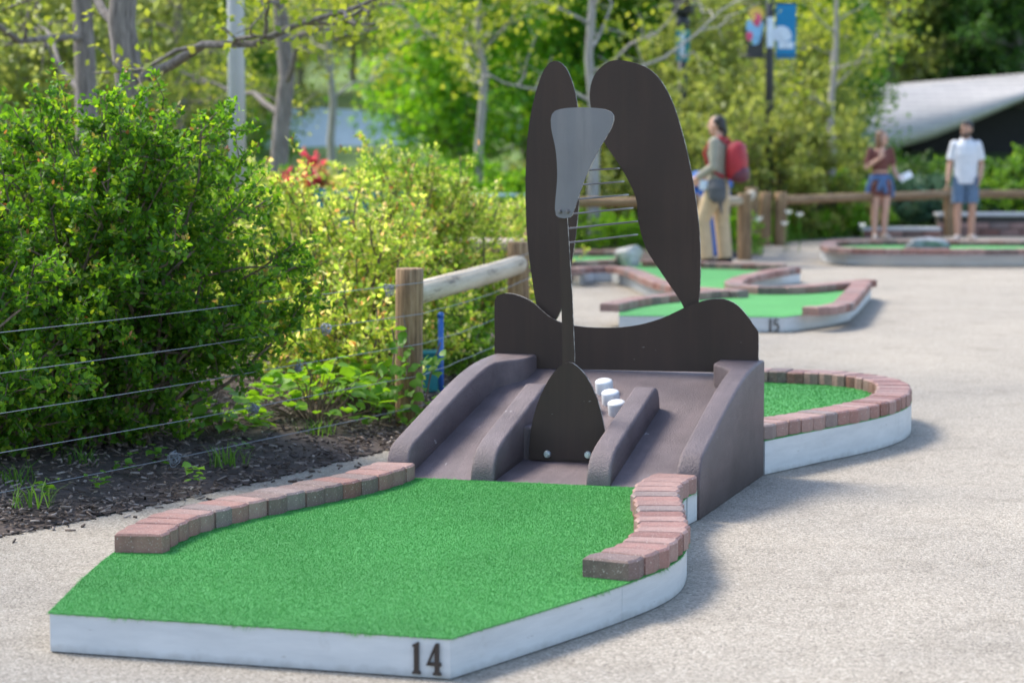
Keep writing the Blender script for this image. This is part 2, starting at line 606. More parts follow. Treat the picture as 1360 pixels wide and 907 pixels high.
    M['blue'] = simple('blue_plastic', (0.03, 0.13, 0.46), 0.4)
    M['banner_blue'] = simple('banner_blue', (0.005, 0.20, 0.42), 0.7, 0, 0.06)
    M['banner_white'] = simple('banner_white', (0.62, 0.70, 0.80), 0.7)
    M['print_yellow'] = simple('print_yellow', (0.75, 0.50, 0.10), 0.7)
    M['print_pink'] = simple('print_pink', (0.70, 0.10, 0.20), 0.7)
    M['print_sky'] = simple('print_sky', (0.25, 0.50, 0.75), 0.7)
    M['rail_blue'] = simple('rail_pale_blue', (0.36, 0.50, 0.62), 0.45, 0.2)
    M['joint'] = simple('joint_filler', (0.05, 0.045, 0.04), 0.9)
    M['flower'] = simple('flower_white', (0.80, 0.80, 0.74), 0.6)
    # stainless shingle cladding
    m, nt, b = mat_new('metal_shingles')
    tc = nt.nodes.new('ShaderNodeTexCoord')
    bt = N(nt, 'ShaderNodeTexBrick')
    mp = N(nt, 'ShaderNodeMapping')
    nt.links.new(tc.outputs['UV'], mp.inputs[0])
    nt.links.new(mp.outputs[0], bt.inputs['Vector'])
    bt.inputs['Scale'].default_value = 1.0
    bt.inputs['Brick Width'].default_value = 0.5
    bt.inputs['Row Height'].default_value = 0.10
    bt.inputs['Mortar Size'].default_value = 0.012
    bt.inputs['Color1'].default_value = (0.35, 0.335, 0.32, 1)
    bt.inputs['Color2'].default_value = (0.41, 0.39, 0.37, 1)
    bt.inputs['Mortar'].default_value = (0.29, 0.28, 0.27, 1)
    nt.links.new(bt.outputs['Color'], b.inputs['Base Color'])
    b.inputs['Metallic'].default_value = 0.35
    b.inputs['Roughness'].default_value = 0.5
    M['shingle'] = m
    M['wall_pale'] = simple('pale_blue_cladding', (0.54, 0.60, 0.66), 0.45, 0.1, 0.06, 3)
    # people
    M['skin'] = simple('skin', (0.56, 0.33, 0.24), 0.55, 0, 0.08, 30)
    M['skin2'] = simple('skin_tan', (0.46, 0.26, 0.18), 0.55, 0, 0.08, 30)
    M['hair'] = simple('hair_dark', (0.022, 0.017, 0.015), 0.5, 0, 0.3, 60)
    M['hair_brown'] = simple('hair_brown', (0.16, 0.085, 0.045), 0.5, 0, 0.3, 60)
    M['eye'] = simple('eye_dark', (0.02, 0.015, 0.012), 0.2)
    M['lip'] = simple('lip', (0.38, 0.15, 0.12), 0.5)
    M['shirt_white'] = simple('shirt_white', (0.62, 0.64, 0.68), 0.8, 0, 0.06, 12, 0.2, 30)
    M['shorts_blue'] = simple('shorts_blue', (0.10, 0.16, 0.25), 0.85, 0, 0.12, 12)
    M['romper'] = simple('romper_brown', (0.15, 0.052, 0.042), 0.85, 0, 0.15, 12, 0.2, 30)
    M['denim'] = simple('denim_blue', (0.08, 0.15, 0.30), 0.85, 0, 0.25, 20, 0.3, 30)
    M['olive_shirt'] = simple('shirt_grey_olive', (0.30, 0.28, 0.22), 0.85, 0, 0.1, 12, 0.2, 30)
    M['khaki'] = simple('trousers_khaki', (0.50, 0.37, 0.22), 0.85, 0, 0.1, 12, 0.2, 30)
    M['red_pack'] = simple('backpack_red', (0.36, 0.016, 0.026), 0.6, 0, 0.15, 9)
    M['pack_dark'] = simple('backpack_maroon', (0.11, 0.02, 0.035), 0.6)
    M['bag_grey'] = simple('bag_grey', (0.075, 0.078, 0.085), 0.7)
    M['shoe'] = simple('shoe_black', (0.018, 0.018, 0.02), 0.5)
    M['shoe_pale'] = simple('shoe_pale', (0.50, 0.42, 0.36), 0.6)
    M['paper'] = simple('paper_white', (0.80, 0.81, 0.83), 0.6, 0, 0.03)
    M['wall_brick'] = simple('wall_tan', (0.30, 0.20, 0.16), 0.85, 0, 0.2, 9, 0.3, 40)


build_materials()
rnd = random.Random(5)


def setname(o, n):
    o.name = n
    return o


# ================================================================== THE SETTING
# ground sheet reaching to the horizon, with the hill behind as one terrain
def terrain():
    xs = np.concatenate([np.linspace(-400, -60, 12), np.linspace(-50, 50, 51), np.linspace(60, 400, 12)])
    ys = np.concatenate([np.linspace(-60, 36, 25), np.linspace(38, 140, 52), np.linspace(160, 700, 12)])
    X, Y = np.meshgrid(xs, ys)
    rng = np.random.default_rng(3)
    t = np.clip((Y - 42) / 70, 0, 1)
    Z = -0.012 + t * t * (3 - 2 * t) * 6.5 + np.clip((Y - 112) / 300, 0, 1) * 14
    Z += t * (0.5 * np.sin(X * 0.21 + 1) + 0.35 * np.sin(Y * 0.3 + X * 0.1))
    V = np.stack([X, Y, Z], -1).reshape(-1, 3)
    h, w = X.shape
    i = np.arange(h * w).reshape(h, w)
    F = np.stack([i[:-1, :-1], i[:-1, 1:], i[1:, 1:], i[1:, :-1]], -1).reshape(-1, 4)
    o = mk_np('ground', V, F, M['hill'], None, True)
    tag(o, kind='structure')


def hill_z(x, y):
    t = min(1, max(0, (y - 42) / 70))
    return -0.012 + t * t * (3 - 2 * t) * 6.5 + min(1, max(0, (y - 112) / 300)) * 14 + t * (0.5 * math.sin(x * 0.21 + 1) + 0.35 * math.sin(y * 0.3 + x * 0.1))


terrain()

bed_edge = [Vector(p) for p in ((-4.2, 5.6), (-2.9, 7.75), (-1.97, 9.2), (-1.72, 9.6), (-1.245, 10.42), (-0.82, 11.3), (-0.525, 11.95), (-0.2, 13.2), (0.02, 14.6), (0.12, 16.0), (0.22, 17.6),
                               (0.35, 20.0), (0.55, 24.0), (0.95, 27.6), (2.2, 29.6), (3.1, 30.2), (3.5, 33.2), (6.0, 36.2), (12, 37.0), (30, 38))]
be = catmull(bed_edge, 0.25)
# path: one sheet to the right of the bed edge
pp = [(p.x, p.y) for p in be] + [(30, -20), (-14, -20), (-14, 0), (-8, 2)]
o = mk('path', [(x, y, 0.0) for x, y in pp], [tuple(range(len(pp)))], M['aggregate'])
tag(o, kind='structure')
path_obj = o
# control joints of the slab
for a, b_ in (((-1.05, 4.6), (-0.66, 5.95)), ((3.9, 7.2), (1.5, 8.1)), ((7.5, 12.5), (2.6, 13.9))):
    a, b_ = Vector(a), Vector(b_)
    t = (b_ - a).normalized()
    n_ = Vector((-t.y, t.x)) * 0.0045
    if a.x < 0:
        q = [a + n_, a - n_, b_ - n_, b_ + n_]
        mk('control_joint', [(p.x, p.y, 0.0035) for p in q], [(0, 1, 2, 3)], M['joint'], path_obj)
# planting bed: mounded soil
bl = [(p.x, p.y) for p in be if p.y < 31]


def bed():
    E = [Vector(p) for p in bl]
    rows = 16
    V, F = [], []
    n = len(E)
    rng = random.Random(2)
    for j in range(rows + 1):
        for i, p in enumerate(E):
            d = (j / rows) ** 1.4 * 9.0
            x = p.x - d
            y = p.y + d * 0.25
            z = 0.006 + 0.10 * (1 - math.exp(-d / 0.5)) + (rng.uniform(-0.015, 0.015) if j > 0 else 0)
            V.append((x, y, z))
    for j in range(rows):
        for i in range(n - 1):
            a = j * n + i
            F.append((a, a + 1, a + n + 1, a + n))
    o = mk('planting_bed', V, F, M['soil'], None, True)
    tag(o, kind='structure')


bed()


def chips():
    rng = np.random.default_rng(8)
    E = np.array([(p.x, p.y) for p in be if 7.0 < p.y < 18.0])
    n = 15000
    k = rng.integers(0, len(E) - 1, n)
    t = rng.random(n)
    base = E[k] * (1 - t[:, None]) + E[k + 1] * t[:, None]
    d = rng.random(n) ** 1.5 * 2.3 - 0.02
    # a few strays on the path
    st = rng.random(n) < 0.012
    d = np.where(st, -rng.random(n) ** 2 * 0.18, d)
    x = base[:, 0] - d
    y = base[:, 1] + d * 0.25
    z = np.where(d > 0, 0.008 + 0.10 * (1 - np.exp(-np.maximum(d, 0) / 0.5)), 0.003) + np.where(d > 0, rng.random(n) * 0.022, 0.0)
    L = rng.uniform(0.012, 0.05, n)
    Wd = rng.uniform(0.004, 0.012, n)
    H = rng.uniform(0.003, 0.008, n)
    a = rng.random(n) * 2 * math.pi
    tilt = rng.normal(0, 0.22, n)
    ux = np.stack([np.cos(a) * np.cos(tilt), np.sin(a) * np.cos(tilt), np.sin(tilt)], -1)
    uy = np.stack([-np.sin(a), np.cos(a), rng.normal(0, .2, n)], -1)
    uz = np.cross(ux, uy)
    c = np.stack([x, y, z], -1)
    V = []
    for sx, sy, sz in ((-1, -1, 0), (1, -.6, 0), (.8, 1, 0), (-1, 1, 0), (-1, -1, 1), (.9, -.7, 1), (1, .8, 1), (-.9, 1, 1)):
        V.append(c + ux * (sx * L / 2)[:, None] + uy * (sy * Wd / 2)[:, None] + uz * (sz * H)[:, None])
    V = np.stack(V, 1).reshape(-1, 3)
    f = np.array([(0, 3, 2, 1), (4, 5, 6, 7), (0, 1, 5, 4), (1, 2, 6, 5), (2, 3, 7, 6), (3, 0, 4, 7)])
    F = (np.arange(n)[:, None, None] * 8 + f[None]).reshape(-1, 4)
    o = mk_np('bark_mulch', V, F, M['chip'])
    tag(o, 'loose dark bark mulch chips covering the planting bed under the shrubs', 'mulch', kind='stuff')


chips()


# ================================================================== MINI GOLF HOLE 14
TH = rad(-17)
O14 = (-0.175, 6.754)
cT, sT = math.cos(TH), math.sin(TH)


def W14(u, v):
    return (O14[0] + u * cT - v * sT, O14[1] + u * sT + v * cT)


def PL(px, py, v):
    """pixel survey -> (u, z) on the upright plane at local v of hole 14"""
    d = _ray(px, py)
    # world point d*t ; local v = -(x-Ox)*s + (y-Oy)*c
    t = (v - O14[0] * sT + O14[1] * cT) / (-d.x * sT + d.y * cT)
    x, y = d.x * t - O14[0], d.y * t - O14[1]
    return (x * cT + y * sT, CAM_H + d.z * t)


def in_poly(P, poly):
    poly = np.asarray(poly)
    x, y = P[:, 0], P[:, 1]
    ins = np.zeros(len(P), bool)
    j = len(poly) - 1
    for i in range(len(poly)):
        xi, yi = poly[i]
        xj, yj = poly[j]
        with np.errstate(divide='ignore', invalid='ignore'):
            c = ((yi > y) != (yj > y)) & (x < (xj - xi) * (y - yi) / (yj - yi + 1e-12) + xi)
        ins ^= c
        j = i
    return ins


def pile(poly, z, dens, parent, seed=1, h=0.0058, w=0.0017):
    rng = np.random.default_rng(seed)
    poly = np.array(poly)
    lo, hi = poly.min(0), poly.max(0)
    n = int(dens * (hi - lo).prod())
    P = lo + rng.random((n, 2)) * (hi - lo)
    P = P[in_poly(P, poly)]
    n = len(P)
    a = rng.random(n) * 2 * math.pi
    L = rng.normal(0, 0.0024, (n, 2)) + np.array([0.001, -0.0012])
    hh = h * rng.uniform(0.6, 1.15, n)
    b0 = np.stack([P[:, 0] + np.cos(a) * w / 2, P[:, 1] + np.sin(a) * w / 2, np.full(n, z)], -1)
    b1 = np.stack([P[:, 0] - np.cos(a) * w / 2, P[:, 1] - np.sin(a) * w / 2, np.full(n, z)], -1)
    tp = np.stack([P[:, 0] + L[:, 0], P[:, 1] + L[:, 1], z + hh], -1)
    V = np.stack([b0, b1, tp], 1).reshape(-1, 3)
    F = np.arange(3 * n).reshape(-1, 3)
    o = mk_np('turf_pile', V, F, M['turf_fibre'], parent)
    tag(o, kind='stuff')
    return o


def bricks(path, width, z0, z1, parent, n=None, size=0.118, side=1, seed=0, joint=0.0045):
    """pavers laid crosswise; path = outer edge, width to its left (side=1)"""
    L = plen(path)
    n = n or max(1, round(L / size))
    out = resample(path, n)
    inn = offset_path(out, width * side)
    rng = random.Random(seed)
    for i in range(n):
        a, b = out[i], out[i + 1]
        d, c = inn[i], inn[i + 1]
        q = [a, b, c, d]
        ctr = sum(q, Vector((0, 0))) / 4
        jt = joint
        dz = rng.uniform(-0.0025, 0.0025)
        sh = rng.uniform(-0.004, 0.004)
        ax = (d - a).normalized()
        q = [p + ax * sh for p in q]
        ctr = ctr + ax * sh
        # shrink for joints; ends slightly bowed
        tv = ((b - a).normalized()) * jt / 2
        q0 = [q[0] + tv, q[1] - tv, q[2] - tv, q[3] + tv]
        mo = (q0[0] + q0[1]) / 2 - ax * rng.uniform(0.007, 0.014)
        mi = (q0[2] + q0[3]) / 2 + ax * rng.uniform(0.007, 0.014)
        ring = [q0[0], mo, q0[1], q0[2], mi, q0[3]]
        ch = 0.009
        cz = Vector((ctr.x, ctr.y, 0))
        V = []
        for p in ring: V.append((p.x - ctr.x, p.y - ctr.y, 0))
        for p in ring: V.append((p.x - ctr.x, p.y - ctr.y, z1 - z0 - ch * 0.8))
        for p in ring:
            w = p - ctr
            k = 1 - ch / max(0.02, w.length)
            V.append((w.x * k, w.y * k, z1 - z0))
        F = []
        for r_ in (0, 6):
            for k in range(6):
                F.append((r_ + k, r_ + (k + 1) % 6, r_ + 6 + (k + 1) % 6, r_ + 6 + k))
        F.append(tuple(range(12, 18)))
        F.append(tuple(range(5, -1, -1)))
        if side < 0:
            F = [tuple(reversed(f)) for f in F]
        o = mk('brick', V, F, M['brick'], parent)
        o.location = (ctr.x, ctr.y, z0 + dz)


UC = -0.63           # axis of the hole


def mir(path):
    return [Vector((2 * UC - p.x, p.y)) for p in path]


h14 = empty('mini_golf_hole', (O14[0], O14[1], 0), TH,
            'raised green turf mini golf hole numbered 14 with white boards and brick edging', 'golf hole')
KT = 0.117
R_out = catmull([(0, 0), (0.10, 0.33), (0.20, 0.68), (0.275, 0.98), (0.322, 1.25), (0.325, 1.5), (0.275, 1.8), (0.165, 2.2), (0.08, 2.52), (0.045, 2.78), (0.052, 2.955)], 0.03)
L_out = mir(R_out)
# boards
strip('kerb_board', [Vector((-1.26, 0)), Vector((0.0, 0))], 0.02, 0.004, KT, M['white'], h14)


def seg(path, a, b, gap=0.0008):
    def at(y):
        for p, q_ in zip(path[:-1], path[1:]):
            if p.y <= y <= q_.y:
                return p.lerp(q_, (y - p.y) / max(1e-9, q_.y - p.y))
        return path[0] if y < path[0].y else path[-1]
    a, b = a + gap, b - gap
    return [at(a)] + [p for p in path if a + .004 <= p.y <= b - .004] + [at(b)]


for pth, sd_ in ((R_out, 1), (L_out, -1)):
    for a, b_ in ((0.0, 0.93), (0.93, 1.62), (1.62, 2.62), (2.62, 2.80), (2.82, 2.96)):
        q = seg(pth, a, b_)
        if len(q) > 1:
            strip('kerb_board', q, 0.02 * sd_, 0.004, KT + (0.008 if a > 2.8 else 0), M['white'], h14)
turf_poly = [(p.x, p.y) for p in R_out if p.y > 0.01] + [(-1.31, 2.972), (0.05, 2.972)][::-1][:0]
turf_poly = [(-1.264, -0.003), (0.004, -0.003)] + [(p.x + 0.003, p.y) for p in R_out if 0.02 < p.y < 2.94] + \
            [(0.03, 2.972), (-1.28, 2.972)] + [(p.x - 0.003, p.y) for p in reversed(L_out) if 0.02 < p.y < 2.94]
prism('turf', turf_poly, KT + 0.0006, KT + 0.005, M['turf'], h14)
pile(turf_poly, KT + 0.004, 95000, h14, 4)


def fringe(poly, z, parent, n, seed):
    rng = np.random.default_rng(seed)
    P = np.array(poly)
    Q = np.roll(P, -1, 0)
    L = np.linalg.norm(Q - P, axis=1)
    k = rng.choice(len(P), n, p=L / L.sum())
    t = rng.random(n)[:, None]
    b = P[k] * (1 - t) + Q[k] * t
    d = (Q[k] - P[k]) / (L[k][:, None] + 1e-9)
    out = np.stack([d[:, 1], -d[:, 0]], -1)
    ln = rng.uniform(.002, .010, n) * (1 + 1.2 * (np.sin(b[:, 0] * 17) * np.sin(b[:, 1] * 13 + 1) > .55))
    tip = b + out * (ln * rng.uniform(.3, .9, n))[:, None] + d * (rng.normal(0, .004, n))[:, None]
    b0, b1 = b - d * .0013, b + d * .0013
    zz_ = np.full((n, 1), z)
    V = np.stack([np.hstack([b0, zz_]), np.hstack([b1, zz_]), np.hstack([tip, zz_ + (rng.uniform(-1.0, .7, n) * ln)[:, None]])], 1).reshape(-1, 3)
    tag(mk_np('turf_fringe', V, np.arange(3 * n).reshape(-1, 3), M['turf_fibre'], parent), kind='stuff')


fringe(turf_poly, KT + 0.003, h14, 9000, 31)
bz0, bz1 = KT + 0.006, KT + 0.071
rb = [p for p in R_out if p.y >= 0.96]
bricks(offset_path(rb, 0.004), 0.165, bz0, bz1, h14, n=17, side=1, seed=3)
lb = mir(rb)
bricks(offset_path(lb, -0.004), 0.165, bz0, bz1, h14, n=17, side=-1, seed=9)

# back part behind the ramp, raised a little more
KB = 0.155
B_out = catmull([(0.062, 4.31), (0.13, 4.5), (0.235, 4.8), (0.35, 5.1), (0.445, 5.42), (0.495, 5.78), (0.475, 6.15), (0.39, 6.48), (0.22, 6.76), (-0.08, 6.93), (-0.45, 6.97), (-0.85, 6.97),
                 (-1.2, 6.93), (-1.48, 6.76), (-1.66, 6.48), (-1.72, 6.1), (-1.7, 5.6), (-1.55, 5.0), (-1.32, 4.31)], 0.05)
NB = 5
bt_ = resample(B_out, NB * 12)
for i in range(NB):
    q = bt_[i * 12:i * 12 + 13]
    q = [q[0].lerp(q[1], 0.008)] + q[1:12] + [q[12].lerp(q[11], 0.008)]
    strip('kerb_board', q, 0.02, 0.004, KB, M['white'], h14)
bp_ = [(p.x, p.y) for p in B_out]
prism('turf', bp_, KB + 0.0006, KB + 0.005, M['turf'], h14)
pile(bp_, KB + 0.004, 14000, h14, 6, 0.008, 0.004)
bricks(offset_path(B_out, 0.004), 0.165, KB + 0.006, KB + 0.071, h14, size=0.112, side=1, seed=5)


def digit_mesh(name, polys, depth, parent, loc, h):
    V, F = [], []
    for k, poly in enumerate(polys):
        n = len(poly)
        b0 = len(V)
        dd = depth + 0.0007 * k
        c = sum((Vector(p) for p in poly), Vector((0, 0))) / n
        for p in poly: V.append((p[0] * h, 0, p[1] * h))
        for p in poly: V.append((p[0] * h, -dd, p[1] * h))
        F.append(tuple(range(b0 + n, b0 + 2 * n)))
        for i in range(n):
            F.append((b0 + i, b0 + (i + 1) % n, b0 + n + (i + 1) % n, b0 + n + i))
    o = mk(name, V, F, M['bronze'], parent)
    bm = bmesh.new()
    bm.from_mesh(o.data)
    bmesh.ops.recalc_face_normals(bm, faces=bm.faces)
    bm.to_mesh(o.data)
    bm.free()
    o.location = loc
    return o


def stroke(pts, w):
    p = [Vector(q) for q in pts]
    l, r = [], []
    for i in range(len(p)):
        a, b = p[max(i - 1, 0)], p[min(i + 1, len(p) - 1)]
        t = (b - a).normalized()
        n = Vector((-t.y, t.x)) * w / 2
        l.append(p[i] + n)
        r.append(p[i] - n)
    return [tuple(q) for q in l + r[::-1]]


ONE = [[(-.13, 0), (.13, 0), (.13, .075), (.075, .11), (.075, 1.0), (.03, 1.0), (-.125, .915), (-.125, .84), (-.075, .86), (-.075, .11), (-.13, .075)]]
FOUR = [[(.02, 0), (.28, 0), (.28, .075), (.215, .11), (.215, 1.0), (.12, 1.0), (.08, .93), (.08, .11), (.02, .075)],
        [(.10, .98), (.165, .98), (-.115, .35), (-.195, .30)],
        [(-.195, .30), (.275, .285), (.285, .40), (.215, .395), (-.13, .395)]]
FIVE = [stroke([(.28, .94), (-.02, .94), (-.03, .52), (.08, .60), (.2, .58), (.28, .46), (.29, .24), (.22, .09), (.10, .05), (-.03, .10)], .12)]
DH = 0.092
digit_mesh('numeral', ONE, 0.009, h14, (-0.100, 0.0, 0.013), DH)
digit_mesh('numeral', FOUR, 0.009, h14, (-0.052, 0.0, 0.013), DH)

# ================================================================== RAMP
ramp_root = empty('ramp_obstacle', (O14[0], O14[1], 0), TH,
                  'purple brown coated ramp with side rails and white pegs on hole 14', 'ramp')
VF, VB = 2.975, 4.30
DZ0, DZ1 = KT + 0.004, 0.455


def deck_z(v):
    return DZ0 + (v - VF) / (4.25 - VF) * (DZ1 - DZ0)


def uL(v):
    return -1.275 + (v - VF) / (VB - VF) * 0.075


def rail_top(v):
    t = v - VF
    nose = 0.135 * math.sqrt(max(0, 1 - (1 - min(1, t / 0.075)) ** 2)) if t < 0.075 else 0.135
    base = DZ0 - 0.0
    z = base + nose + max(0, t - 0.06) * 0.305
    top = 0.528
    # soft knee into the flat shoulder
    k = 0.04
    return -k * math.log(math.exp(-z / k) + math.exp(-top / k)) if z < 2 else top


def loft_sections(name, secs, mat, parent):
    """secs: list of closed rings (same count)"""
    n = len(secs[0])
    V = [p for s in secs for p in s]
    F = []
    for i in range(len(secs) - 1):
        for k in range(n):
            F.append((i * n + k, i * n + (k + 1) % n, (i + 1) * n + (k + 1) % n, (i + 1) * n + k))
    F.append(tuple(range(n - 1, -1, -1)))
    F.append(tuple(range((len(secs) - 1) * n, len(secs) * n)))
    bm = bmesh.new()
    vs = [bm.verts.new(p) for p in V]
    for f in F:
        bm.faces.new([vs[i] for i in f])
    o = bm_obj(name, bm, mat, parent, True)
    return o


def rail_section(v, ua, ub, z0, zt, r):
    """ring in plane v; from ua (outer) to ub (inner), rounded top corners"""
    s = 1 if ub > ua else -1
    r = min(r, abs(ub - ua) / 2.1, max(0.003, (zt - z0) / 2.1))
    pts = [(ua, v, z0)]
    for k in range(5):
        a = math.pi / 2 * k / 4
        pts.append((ua + s * r * (1 - math.cos(a)), v, zt - r * (1 - math.sin(a))))
    for k in range(5):
        a = math.pi / 2 * k / 4
        pts.append((ub - s * r * (1 - math.sin(a)), v, zt - r * (1 - math.cos(a))))
    pts.append((ub, v, z0))
    return pts


def side_rail(right):
    secs = []
    vs = [VF, VF + .006, VF + .015, VF + .03, VF + .05, VF + .075] + [VF + .075 + i * .05 for i in range(1, 25)]
    vs = [v for v in vs if v < VB - 0.012] + [VB - 0.012, VB]
    for v in vs:
        w = 0.096
        t = min(1, max(0, (v - 3.98) / 0.16))
        w += 0.105 * t * t * (3 - 2 * t)
        zt = rail_top(v)
        if right:
            ua, ub = 0.058, 0.058 - w
        else:
            ua, ub = uL(v), uL(v) + w
        secs.append(rail_section(v, ua, ub, 0.004, max(zt, 0.05), 0.014))
    return loft_sections('side_rail', secs, M['ramp'], ramp_root)


side_rail(True)
side_rail(False)
# deck: left run, right run and upper run round the pocket
PU0, PU1, PV = -0.815, -0.402, 3.40


def deck():
    V, F = [], []
    us = [-1.24, -1.0, PU0 - .03, -0.68, -0.5, PU1 + .03, -0.2, 0.03]
    vs = [VF, 3.1, 3.25, PV] + [3.5, 3.7, 3.9, 4.1, 4.285]
    idx = {}
    for i, u in enumerate(us):
        for j, v in enumerate(vs):
            uu = max(u, uL(v) + 0.02)
            idx[i, j] = len(V)
            V.append((uu, v, deck_z(v)))
    for i in range(len(us) - 1):
        for j in range(len(vs) - 1):
            if us[i] >= PU0 - .031 and us[i + 1] <= PU1 + .031 and vs[j + 1] <= PV:
                continue
            F.append((idx[i, j], idx[i + 1, j], idx[i + 1, j + 1], idx[i, j + 1]))
    return mk('deck', V, F, M['ramp'], ramp_root)


deck()
mk('pocket_floor', [(PU0 - .03, VF, DZ0 - .001), (PU1 + .03, VF, DZ0 - .001), (PU1 + .03, PV + .06, DZ0 + .040), (PU0 - .03, PV + .06, DZ0 + .040)], [(0, 1, 2, 3)], M['ramp'], ramp_root)


def divider(u0, u1):
    secs = []
    v1 = 3.83
    vs = [VF, VF + .006, VF + .015, VF + .03, VF + .05, VF + .075] + [VF + .075 + i * .06 for i in range(1, 12)]
    vs = [v for v in vs if v < v1 - 0.09] + [v1 - 0.08, v1 - .05, v1 - .03, v1 - .012, v1]
    for v in vs:
        t = v - VF
        nose = 0.098 * math.sqrt(max(0, 1 - (1 - min(1, t / 0.085)) ** 2)) if t < 0.085 else 0.098
        e = (v1 - v)
        tail = 1.0 if e > 0.08 else math.sqrt(max(0.0, 1 - (1 - e / 0.08) ** 2))
        zt = deck_z(v) + nose * tail + min(0.018, t * 0.12) * tail + 0.003
        secs.append(rail_section(v, u0, u1, 0.10, zt, 0.015))
    return loft_sections('divider', secs, M['ramp'], ramp_root)


divider(-0.905, -0.805)
divider(-0.412, -0.312)
# wall across the pocket with a flat cap
prism('cross_wall', [(-0.83, PV), (-0.385, PV), (-0.385, PV + 0.11), (-0.83, PV + 0.11)], 0.11, 0.298, M['ramp'], ramp_root, 0.012, seg=2)


def peg(u, v):
    prof = [(0.039, -0.004), (0.040, 0.002), (0.040, 0.047), (0.0385, 0.0525), (0.034, 0.0565), (0.020, 0.0595), (0.0, 0.0605)]
    V, F = [], []
    n = 32
    for r, h in prof[:-1]:
        for k in range(n):
            a = 2 * math.pi * k / n
            V.append((r * math.cos(a), r * math.sin(a), h))
    V.append((0, 0, prof[-1][1]))
    m = len(prof) - 1
    for i in range(m - 1):
        for k in range(n):
            F.append((i * n + k, i * n + (k + 1) % n, (i + 1) * n + (k + 1) % n, (i + 1) * n + k))
    for k in range(n):
        F.append(((m - 1) * n + k, (m - 1) * n + (k + 1) % n, len(V) - 1))
    o = mk('peg', V, F, M['peg'], ramp_root, True)
    o.location = (u, v, deck_z(v))
    o.rotation_euler = (math.atan((DZ1 - DZ0) / (4.25 - VF)), 0, 0)


for u, v in ((-0.607, 4.0), (-0.543, 3.87), (-0.483, 3.75), (-0.615, 3.77)):
    peg(u, v)

# ================================================================== STEEL SCULPTURE (plain abstract plates)
sc = empty('steel_sculpture', (O14[0], O14[1], 0), TH,
           'tall abstract sculpture of dark brown steel plates with grey panel standing on the ramp', 'sculpture')


def plate(name, pxs, v, th, mat, closed_smooth=True, step=0.02, z_override=None):
    pts = [PL(x, y, v) for x, y in pxs]
    if closed_smooth:
        pts = [(p.x, p.y) for p in catmull(pts, step, True)]
    bm = bmesh.new()
    vs = [bm.verts.new((p[0], v, p[1])) for p in pts]
    f = bm.faces.new(vs)
    r = bmesh.ops.extrude_face_region(bm, geom=[f])
    bmesh.ops.translate(bm, vec=(0, th, 0), verts=[e for e in r['geom'] if isinstance(e, bmesh.types.BMVert)])
    for fc in bm.faces:
        fc.normal_update()
        fc.material_index = 0 if len(fc.verts) > 4 else 1
    bmesh.ops.recalc_face_normals(bm, faces=bm.faces[:])
    me = bpy.data.meshes.new(name)
    bm.to_mesh(me)
    bm.free()
    me.materials.append(mat)
    me.materials.append(M['edge'])
    return link(name, me, None, sc)


# low back plate with a gently rising top edge
v0 = 4.262
plate('base_plate', [(657, 470), (657, 440), (657, 400), (664, 391), (680, 390), (705, 400), (735, 424), (775, 434), (830, 434), (875, 424), (920, 404), (955, 397), (980, 406), (1004, 436), (1007, 445), (1007, 475),
                     (1006, 493), (960, 494), (880, 493), (790, 491), (700, 489), (662, 486)], v0, 0.010, M['steel'])
# two plain upright slabs
plate('upright_plate', [(736, 81), (723, 92), (711, 125), (702, 170), (698, 230), (699, 300), (705, 360), (715, 415), (728, 432), (744, 415), (757, 360), (766, 300), (771, 230), (770, 170), (763, 120), (751, 90)], 4.30, 0.010, M['steel'])
plate('upright_plate', [(822, 80), (800, 88), (786, 108), (784, 140), (800, 185), (826, 225), (844, 262), (848, 295), (858, 330), (880, 365), (905, 402), (914, 425), (926, 410), (930, 370), (929, 310), (921, 245), (907, 180), (888, 125), (862, 92)], 4.285, 0.010, M['steel'])
# front shield and the flat bar that carries the grey panel
VS = 3.378
plate('shield_plate', [(703, 606), (703, 590), (707, 560), (716, 530), (730, 502), (744, 486), (755, 481), (766, 486), (780, 502), (793, 530), (801, 560), (805, 590), (805, 608), (801, 611), (754, 611), (707, 610)], VS, 0.010, M['steel'])
plate('stem_bar', [(746, 560), (747, 470), (745, 380), (742, 286), (753, 286), (759, 380), (763, 470), (763, 560)], VS + 0.0125, 0.010, M['steel'], False)
plate('grey_panel', [(733, 152), (745, 145), (775, 143), (805, 146), (815, 154), (812, 170), (795, 200), (778, 235), (763, 278), (757, 289), (742, 289), (737, 278), (740, 235), (738, 200), (732, 170)], VS, 0.008, M['steel_grey'])


def bolt(px, py, v, r=0.011, mat=None):
    u, z = PL(px, py, v)
    V, F = tube_data([(u, v + .002, z), (u, v - .004, z), (u, v - .009, z)], [r * 1.5, r * 1.5, r * 1.2], 12)
    V2, F2 = tube_data([(u, v - .008, z), (u, v - .018, z)], [r * .85, r * .8], 6)
    F2 = [tuple(i + len(V) for i in f) for f in F2]
    mk('bolt', list(V) + list(V2), F + F2, mat or M['zinc'], sc)


bolt(727, 603, VS)
bolt(781, 604, VS)
bolt(744, 281, VS, 0.006, M['rod'])
bolt(754, 281, VS, 0.006, M['rod'])
# parallel level rods from the stem to the slabs
for k in range(6):
    py = 212 + k * 19
    ua, za = PL(752, py + 16, VS + 0.02)
    ub, zb = PL(min(846, 822 + k * 6), py, 4.286)
    tube('rod', [(ua, VS + 0.018, za), (ub, 4.29, za)], 0.0045, M['rod'], sc, 6)

# ================================================================== FENCES
POSTH = 0.84


